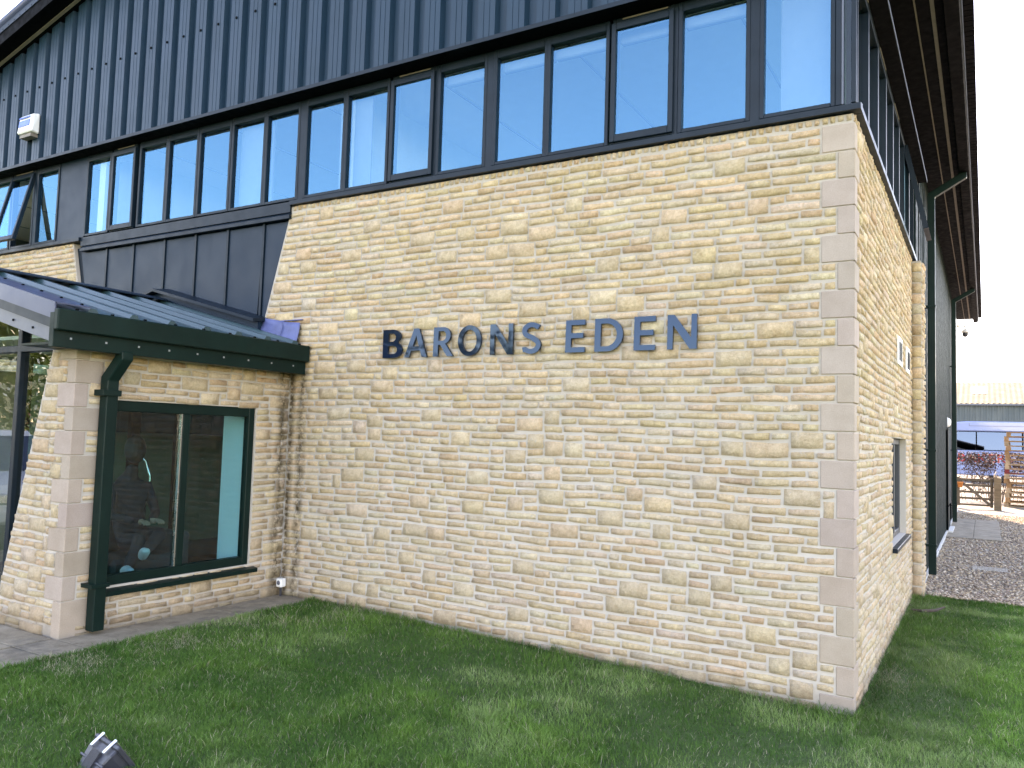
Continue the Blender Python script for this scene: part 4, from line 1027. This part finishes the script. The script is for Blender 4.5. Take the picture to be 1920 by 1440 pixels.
def pallet_mesh():
    tb = bx(-0.6,0.6,-0.05,0.05,0,0.02); st = bx(-0.05,0.05,-0.5,0.5,0,0.02); bl = bx(-0.06,0.06,-0.05,0.05,0,0.085); bb = bx(-0.6,0.6,-0.05,0.05,0,0.02)
    return [x for x in (tb, st, bl, bb)]
proto_me = {}
for nm, mb in zip(('deck_board', 'cross_board', 'block', 'bottom_board'), pallet_mesh()):
    for mt in ('pallet_wood', 'pallet_wood_pale', 'pallet_red'):
        me = bpy.data.meshes.new(nm); me.from_pydata(mb.v, [], mb.f); me.materials.append(M[mt]); proto_me[nm, mt] = me
prg = random.Random(7)
ORD = ['lowest', 'second', 'third', 'fourth', 'fifth', 'sixth', 'seventh', 'eighth', 'ninth', 'tenth', 'eleventh', 'twelfth', 'thirteenth', 'fourteenth', 'fifteenth']
for k in range(16):
    mt = 'pallet_red' if k == 7 else ('pallet_wood_pale' if prg.random() < 0.45 else 'pallet_wood')
    lab = 'dark red painted pallet in the middle of the stack' if k == 7 else ('topmost wooden pallet of the stack by the gate' if k == 15 else 'plain wooden pallet, %s from the ground in the stack' % ORD[k])
    t = bpy.data.objects.new('pallet', None); C.objects.link(t)
    t.location = (1.86+prg.uniform(-0.035, 0.035), 23.3+prg.uniform(-0.03, 0.03), 0.01+0.1405*k); t.rotation_euler.z = R(prg.uniform(-2.5, 2.5)-2)
    tag(t, lab, 'pallet', 'pallets stacked beside the gate')
    def pc(nm, x, y, z):
        o = bpy.data.objects.new(nm, proto_me[nm, mt]); C.objects.link(o); o.parent = t; o.location = (x, y, z)
    for y in (-0.45, -0.23, 0.0, 0.23, 0.45): pc('deck_board', 0, y, 0.122)
    for x in (-0.55, 0, 0.55): pc('cross_board', x, 0, 0.1015)
    for x in (-0.54, 0, 0.54):
        for y in (-0.45, 0, 0.45): pc('block', x, y, 0.0162)
    for y in (-0.45, 0, 0.45): pc('bottom_board', 0, y, -0.004)

# hedge: bare stems with russet leaves held near the top
HG = thing('hedge', 'bare brown hedge with russet leaves behind the gate', 'hedge', (0.6, 25.2, 0))
hr = random.Random(5); sm, lf = MB(), MB()
for i in range(46):
    x = -1.6+hr.uniform(0, 4.4); y = 25.2+hr.uniform(-0.3, 0.3); p = Vector((x, y, 0)); d = Vector((hr.uniform(-.25,.25), hr.uniform(-.25,.25), 1)); pts = [p.copy()]
    for s in range(6):
        p = p+d.normalized()*0.25; d += Vector((hr.uniform(-.25,.25), hr.uniform(-.25,.25), 0)); pts.append(p.copy())
    sm.tube(pts, [0.014-0.0018*k for k in range(7)], 4, False)
    for q in pts[1:]:
        for b in range(3):
            e = q+Vector((hr.uniform(-.28,.28), hr.uniform(-.25,.25), hr.uniform(-.02,.28))); sm.tube([q, (q+e)/2+Vector((0,0,.03)), e], [0.006,0.005,0.003], 3, False)
            if e.z < 0.35: continue
            dens = 16 if e.z > 1.1 else (3 if hr.random() < 0.35 else 1)
            for c in range(dens):
                l = e+Vector((hr.uniform(-.12,.12), hr.uniform(-.12,.12), hr.uniform(-.12,.10)))
                if l.z > 1.62: continue
                a = Vector((hr.uniform(-1,1), hr.uniform(-1,1), hr.uniform(-1,1))).normalized()*0.032; b_ = a.orthogonal().normalized()*0.02
                lf.add([l-a, l+b_, l+a, l-b_], [(0,1,2,3)])
sm.build('stems', 'bark', HG); lf.build('leaves', 'russet_leaf', HG)

# coach
BU = thing('coach', 'long white coach with dark windows and red BAKERS lettering behind the hedge', 'coach', (4.6, 44.2, 0))
y0, y1 = 43.0, 45.5
m = MB(); m.prism([(-1.0,0.35),(10.5,0.35),(10.5,1.66),(-1.0,1.66)], 'y', y0, y1); m.prism([(-1.0,2.66),(10.5,2.66),(10.5,3.10),(10.3,3.18),(-0.1,3.18),(-0.95,3.10)], 'y', y0, y1)
m.build('body', 'bus_white', BU, bevel=0.05)
m = MB(); m.box(-0.95, 10.45, y0+0.12, y1-0.04, 1.64, 2.68); m.build('window_band', 'dark_metal', BU)
for x0, x1 in ((-0.92,0.30),(0.36,2.35),(2.42,4.40),(4.47,6.45),(6.52,8.50),(8.57,10.4)): MB().hexa([(x0,y0-0.004,1.70),(x1,y0-0.004,1.70),(x1,y0+0.02,1.70),(x0,y0+0.02,1.70),(x0,y0+0.075,2.62),(x1,y0+0.075,2.62),(x1,y0+0.10,2.62),(x0,y0+0.10,2.62)]).build('window', 'glass_bus', BU)
bx(0.0, 10.2, y0-0.008, y0-0.001, 2.93, 2.95).build('body_seam', 'trim_light', BU); bx(0.0, 0.02, y0-0.008, y0-0.001, 2.95, 3.08).build('body_seam', 'trim_light', BU)
for x in (1.3, 7.8):
    for yy in (y0+0.15, y1-0.15):
        o = MB().lathe((0,0,0), [(0.2,0.14),(0.44,0.13),(0.48,0.09),(0.48,-0.09),(0.44,-0.13),(0.2,-0.14)], 24).xf(Matrix.Translation((x,yy,0.48)) @ Matrix.Rotation(R(90),4,'X')).build('wheel', 'tyre', BU, smooth=True)
        MB().lathe((0,0,0), [(0.0,0.10),(0.15,0.10),(0.22,0.13),(0.22,-0.13),(0.0,-0.10)], 16).xf(Matrix.Translation((x,yy,0.48)) @ Matrix.Rotation(R(90),4,'X')).build('hub', 'steel', o)
tx = bpy.data.curves.new('txt', 'FONT'); tx.body = 'BAKERS'; tx.size = 0.62; tx.extrude = 0.004; tx.offset = 0.012; tx.space_character = 1.12
tmp = bpy.data.objects.new('tmp', tx); C.objects.link(tmp)
me = bpy.data.meshes.new_from_object(tmp.evaluated_get(bpy.context.evaluated_depsgraph_get())); bpy.data.objects.remove(tmp, do_unlink=True)
co = np.empty(len(me.vertices)*3); me.vertices.foreach_get('co', co); co = co.reshape(-1, 3); wd = co[:, 0].max()-co[:, 0].min(); hh = co[:, 1].max()-co[:, 1].min()
me.transform(Matrix.Translation((-0.52, y0-0.008, 1.06)) @ Matrix.Diagonal((2.5/wd, 1, 0.44/hh, 1)) @ Matrix.Rotation(R(90), 4, 'X') @ Matrix.Translation((-co[:, 0].min(), 0, 0)))
me.materials.clear(); me.materials.append(M['bus_red']); link('lettering', me, BU)

# long shed behind
SH = thing('shed', 'long farm shed with cream ribbed roof and dark green walls', 'building', (10, 77, 0))
m = MB(); n = 260
for i in range(n*4+1):
    x = -45+100*i/(n*4); d = (0, 0.07, 0.07, 0)[i % 4]; m.v += [(x, 70.0-d, 0), (x, 70.0-d, 5.43)]
m.f = [(2*i, 2*i+2, 2*i+3, 2*i+1) for i in range(n*4)]; m.build('wall', 'shed_wall', SH)
m = MB()
for i in range(n*2+1):
    x = -45+100*i/(n*2); d = 0.06*(i % 2)
    m.v += [(x, 69.7, 5.42+d), (x, 77, 7.68+d), (x, 84.3, 5.42+d)]
m.f = [(3*i+k, 3*i+3+k, 3*i+4+k, 3*i+1+k) for i in range(n*2) for k in (0, 1)]; rf = m.build('roof', 'shed_roof', SH)
for xc in (-4.4, -0.2, 4.0, 8.2):
    x0, x1 = xc-0.55+0.55, xc+0.55+0.55
    m = MB(); zf = lambda y: 5.42+(y-69.7)*2.26/7.3+0.085
    m.hexa([(x0,72.9,zf(72.9)-0.02),(x1,72.9,zf(72.9)-0.02),(x1,75.3,zf(75.3)-0.02),(x0,75.3,zf(75.3)-0.02),(x0,72.9,zf(72.9)),(x1,72.9,zf(72.9)),(x1,75.3,zf(75.3)),(x0,75.3,zf(75.3))]); m.build('rooflight', 'rooflight', rf)
bx(-45, 55, 69.55, 69.7, 5.30, 5.42).build('gutter', 'trim_light', SH)
bx(-45, 55, 70.1, 84, 0, 5.3).build('body', 'shed_wall', SH)

# ------------------------------------------------------------------ what stands behind the camera (seen mirrored in glass and letters)
def tree(name, label, x, y, h, r, seed, leafmat='tree_leaf', n=2600, blossom=False, group=None, leaf=0.0):
    q = random.Random(seed); t = thing(name, label, 'tree', (x, y, 0.0), group); tr = MB()
    tr.tube([(x,y,-0.1),(x+0.05,y,h*0.25),(x,y+0.05,h*0.55)], [0.03*h,0.024*h,0.012*h], 8)
    tips = []
    for k in range(14):
        a = q.uniform(0, 6.28); e = Vector((x+r*0.7*math.cos(a)*q.uniform(.4,1), y+r*0.7*math.sin(a)*q.uniform(.4,1), h*q.uniform(.35,.92)))
        s = Vector((x, y, h*q.uniform(.15,.5))); tr.tube([s, (s+e)/2+Vector((0,0,.1*h*q.random())), e], [0.010*h,0.007*h,0.003*h], 5); tips.append(e)
    tr.build('trunk', 'bark', t); lf, bl = MB(), MB()
    for k in range(n):
        c = q.choice(tips); p = c+Vector((q.gauss(0,.24)*r, q.gauss(0,.24)*r, q.gauss(0,.13)*h))
        if p.z < 0.15: continue
        s = leaf or 0.05+0.012*h; a = Vector((q.uniform(-1,1),q.uniform(-1,1),q.uniform(-1,1))).normalized()*s; b = a.orthogonal().normalized()*s*0.7
        (bl if blossom and q.random() < 0.3 else lf).add([p-a, p+b, p+a, p-b], [(0,1,2,3)])
    lf.build('crown', leafmat, t)
    if bl.v: bl.build('blossom', 'blossom', t)
    return t
GRP = 'trees across the lawn behind the viewpoint'
tree('flowering_tree', 'blossoming tree mirrored in the entrance glass', -19, -9.5, 3.3, 3.0, 1, blossom=True)
tree('bushy_tree', 'green bush mirrored at the edge of the entrance glass', -24, -15, 3.5, 3.5, 2)
BELT = [(-46,-20,7.4,5.0,'tall wide tree at the left end of the mirrored tree belt'), (-38,-26,7.0,4.8,'round tree second in the mirrored tree belt'), (-31,-31,7.2,4.6,'leafy tree third in the mirrored tree belt'),
        (-24,-36,7.0,4.6,'leafy tree fourth in the mirrored tree belt'), (-17,-41,6.6,4.2,'tree fifth in the mirrored tree belt'), (-9,-48,5.2,3.8,'low tree sixth in the mirrored tree belt'), (1,-52,4.6,3.6,'low tree at the right end of the mirrored tree belt')]
for i, (x, y, h, r, lab) in enumerate(BELT): tree('garden_tree', lab, x, y, h, r, 3+i, n=3200, group=GRP, leaf=0.26)
BUSH = [(17,12,3.4,3.4,'rounded bush beside the gravel, mirrored in the porch window'), (19,5,3.0,3.2,'low bush mid lawn edge, mirrored in the porch window'), (18,-3,3.2,3.2,'bush nearest the viewpoint, mirrored in the porch window'), (16,19,3.6,3.4,'tallest bush at the yard end, mirrored in the porch window')]
for i, (x, y, h, r, lab) in enumerate(BUSH): tree('hedge_bush', lab, x, y, h, r, 21+i, n=2200, group='bushes mirrored in the porch window')
# parked white car mirrored in the entrance glass
CR = thing('car', 'white car mirrored in the entrance glass', 'car', (-12.2, -4.6, 0.1))
m = MB(); m.prism([(-14.3,0.35),(-10.1,0.35),(-10.02,0.55),(-10.1,0.85),(-11.2,0.98),(-14.2,1.02),(-14.35,0.7)], 'y', -5.45, -3.75); m.build('body', 'car_white', CR, bevel=0.05)
m = MB(); m.prism([(-14.1,1.0),(-11.15,0.97),(-11.9,1.48),(-13.7,1.50)], 'y', -5.33, -3.87); m.build('cabin', 'glass_bus', CR, bevel=0.04)
m = MB(); m.prism([(-13.75,1.47),(-11.85,1.45),(-12.0,1.54),(-13.6,1.55)], 'y', -5.30, -3.90); m.build('roof', 'car_white', CR, bevel=0.03)
for x in (-13.5, -10.95):
    for y in (-5.40, -3.80): MB().lathe((0,0,0), [(0.0,0.1),(0.3,0.1),(0.33,0.06),(0.33,-0.06),(0.3,-0.1),(0,-0.1)], 20).xf(Matrix.Translation((x,y,0.43)) @ Matrix.Rotation(R(90),4,'X')).build('wheel', 'tyre', CR)
for y in (-5.2, -4.0): bx(-10.08, -10.0, y-0.16, y+0.16, 0.62, 0.76).build('headlight', 'steel', CR, bevel=0.02)

# ------------------------------------------------------------------ grass blades and loose gravel (uncountable)
nr = np.random.default_rng(3)
def vnoise(x, y, s, seed):
    # cheap smooth value noise on a lattice
    r = np.random.default_rng(seed); T = r.random((64, 64)); x = x*s+100; y = y*s+100
    xi, yi = np.floor(x).astype(int), np.floor(y).astype(int); fx, fy = x-xi, y-yi; fx = fx*fx*(3-2*fx); fy = fy*fy*(3-2*fy)
    a, b, c, d = T[xi % 64, yi % 64], T[(xi+1) % 64, yi % 64], T[xi % 64, (yi+1) % 64], T[(xi+1) % 64, (yi+1) % 64]
    return (a*(1-fx)+b*fx)*(1-fy)+(c*(1-fx)+d*fx)*fy
def blades(n, x0, x1, y0, y1, keep):
    x = nr.uniform(x0, x1, n); y = nr.uniform(y0, y1, n); k = keep(x, y); return x[k], y[k]
bxs, bys = [], []
def on_lawn(x, y):
    k = ~((x > -4.64) & (x < 0.02) & (y > -0.012)) & (x > -4.655) & (y < 4.86+0.03*np.sin(x*9)) & ~((x < 0.13) & (y > 4.68))
    return k
for (n, x0, x1, y0, y1) in ((210000, -4.66, 1.6, -3.9, 0.0), (110000, -4.66, -1.0, -3.9, -1.4), (90000, 0.0, 1.7, -0.6, 4.9), (85000, 1.6, 4.2, -3.0, 4.9), (26000, -4.66, 4.0, -5.3, -3.9)):
    a, b = blades(n, x0, x1, y0, y1, on_lawn); bxs.append(a); bys.append(b)
gx = np.concatenate(bxs); gy = np.concatenate(bys); n = len(gx)
gzv = 0.12*np.clip(-gx/4.6, 0, 1)
p1 = vnoise(gx, gy, 1.3, 1); p2 = vnoise(gx, gy, 4.0, 2); p3 = vnoise(gx, gy, 0.6, 7)
hgt = nr.uniform(0.014, 0.036, n)*(0.72+0.55*p2)*(0.85+0.35*p1)
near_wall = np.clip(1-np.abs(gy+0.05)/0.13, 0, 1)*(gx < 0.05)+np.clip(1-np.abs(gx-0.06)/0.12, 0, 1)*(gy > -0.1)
hgt *= 1+0.9*near_wall*vnoise(gx, gy, 7, 31)+0.7*(vnoise(gx, gy, 11, 33) > 0.80)
wid = nr.uniform(0.0011, 0.0022, n); ang = nr.uniform(0, 2*np.pi, n)
lean = hgt*nr.uniform(0.4, 1.6, n); la = ang+nr.normal(0, 0.6, n)+0*p3
dist = np.hypot(gx-0.73, gy+5.54); wid *= (1+0.10*dist)*np.where(gx > 1.65, 1.5, 1.0)
ca, sa = np.cos(ang+np.pi/2), np.sin(ang+np.pi/2); lx, ly = np.cos(la)*lean, np.sin(la)*lean
V5 = np.empty((n, 5, 3))
V5[:, 0] = np.stack([gx-ca*wid/2, gy-sa*wid/2, gzv-0.006], 1); V5[:, 1] = np.stack([gx+ca*wid/2, gy+sa*wid/2, gzv-0.006], 1)
mx_, my_, mz_ = gx+lx*0.35, gy+ly*0.35, gzv+hgt*0.62
V5[:, 2] = np.stack([mx_+ca*wid*0.4, my_+sa*wid*0.4, mz_], 1); V5[:, 3] = np.stack([mx_-ca*wid*0.4, my_-sa*wid*0.4, mz_], 1)
V5[:, 4] = np.stack([gx+lx, gy+ly, gzv+hgt], 1)
base = np.array([0.132, 0.268, 0.050]); dark = np.array([0.052, 0.145, 0.024]); pale = np.array([0.225, 0.345, 0.110]); straw = np.array([0.50, 0.44, 0.30])
mixv = np.clip((p1*0.6+p2*0.4-0.3)*2.0+nr.normal(0, 0.20, n), 0, 1)[:, None]
col = dark*(1-mixv)+base*mixv
pl = np.clip((vnoise(gx, gy, 2.2, 5)*0.65+vnoise(gx, gy, 6.0, 6)*0.35-0.58)*4+nr.normal(0, 0.22, n), 0, 1)[:, None]; col = col*(1-pl)+pale*pl
edge_dry = np.clip(1-np.abs(gx+4.30)/0.6, 0, 1)*np.clip((vnoise(gx, gy, 3, 9)*0.6+vnoise(gx, gy, 9, 12)*0.4-0.35)*3, 0, 1)*(gy > -2.6)+np.clip(1-np.hypot((gx-0.16)/0.2, (gy-1.0)/0.5), 0, 1)*0.8
st_ = (nr.random(n) < (0.05+0.42*edge_dry))[:, None]; col = np.where(st_, straw*nr.uniform(0.6, 1.1, (n, 1)), col)
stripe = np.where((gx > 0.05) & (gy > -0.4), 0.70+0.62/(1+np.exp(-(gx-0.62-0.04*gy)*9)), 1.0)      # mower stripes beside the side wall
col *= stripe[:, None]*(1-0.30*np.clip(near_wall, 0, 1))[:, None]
col *= nr.uniform(0.75, 1.25, (n, 1))
me = bpy.data.meshes.new('grass'); me.vertices.add(n*5); me.vertices.foreach_set('co', V5.astype('f').ravel())
idx = np.arange(n)[:, None]*5; q4 = (idx+np.array([0, 1, 2, 3])); t3 = (idx+np.array([3, 2, 4]))
loops = np.concatenate([q4.ravel(), t3.ravel()]).astype('i'); starts = np.concatenate([np.arange(n)*4, n*4+np.arange(n)*3]).astype('i'); tot = np.concatenate([np.full(n, 4), np.full(n, 3)]).astype('i')
me.loops.add(len(loops)); me.loops.foreach_set('vertex_index', loops); me.polygons.add(2*n); me.polygons.foreach_set('loop_start', starts); me.polygons.foreach_set('loop_total', tot)
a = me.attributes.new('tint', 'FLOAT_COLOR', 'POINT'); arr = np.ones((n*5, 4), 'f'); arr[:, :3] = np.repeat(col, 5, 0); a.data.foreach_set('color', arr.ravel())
me.update(); me.validate(); me.materials.append(M['grass_blade'])
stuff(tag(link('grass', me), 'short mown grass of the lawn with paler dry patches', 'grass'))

n = 26000
x = nr.uniform(0.08, 3.0, n); y = 4.9+nr.random(n)**1.5*14.0
k = ~((x < 0.99) & (y > 11.88) & (y < 16.65)) & ~((x > 0.53) & (x < 1.0) & (y > 7.53) & (y < 7.97)) & ~((x < 0.14) & (y < 5.12)); x, y = x[k], y[k]; n = len(x)
oc = np.array([(1,0,0),(0,1,0),(-1,0,0),(0,-1,0),(0,0,1),(0,0,-1)], float); of = np.array([(0,1,4),(1,2,4),(2,3,4),(3,0,4),(1,0,5),(2,1,5),(3,2,5),(0,3,5)])
sz = nr.uniform(0.008, 0.021, n); an = nr.uniform(0, 6.28, n)
P = oc[None]*(1+nr.normal(0, 0.22, (n, 6, 1)))*np.stack([sz*nr.uniform(1, 1.6, n), sz, sz*0.65], 1)[:, None, :]
c_, s_ = np.cos(an)[:, None], np.sin(an)[:, None]
Q = np.stack([P[..., 0]*c_-P[..., 1]*s_+x[:, None], P[..., 0]*s_+P[..., 1]*c_+y[:, None], P[..., 2]+0.008+nr.uniform(0, 0.014, n)[:, None]], 2)
me = bpy.data.meshes.new('pebbles'); me.vertices.add(n*6); me.vertices.foreach_set('co', Q.astype('f').ravel())
lp = (np.arange(n)[:, None, None]*6+of[None]).astype('i').ravel(); me.loops.add(len(lp)); me.loops.foreach_set('vertex_index', lp)
me.polygons.add(n*8); me.polygons.foreach_set('loop_start', np.arange(n*8, dtype='i')*3); me.polygons.foreach_set('loop_total', np.full(n*8, 3, 'i'))
pal = np.array([(0.40,0.34,0.27),(0.28,0.22,0.17),(0.55,0.50,0.44),(0.34,0.28,0.25),(0.20,0.17,0.15),(0.48,0.40,0.30)])
col = pal[nr.integers(0, 6, n)]*np.array([1.08, 0.98, 0.88])*nr.uniform(0.8, 1.15, (n, 1)); a = me.attributes.new('tint', 'FLOAT_COLOR', 'POINT'); arr = np.ones((n*6, 4), 'f'); arr[:, :3] = np.repeat(col, 6, 0); a.data.foreach_set('color', arr.ravel())
me.update(); me.validate(); me.materials.append(M['pebble'])
stuff(tag(link('pebbles', me), 'loose brown and grey pebbles of the gravel strip', 'gravel'))
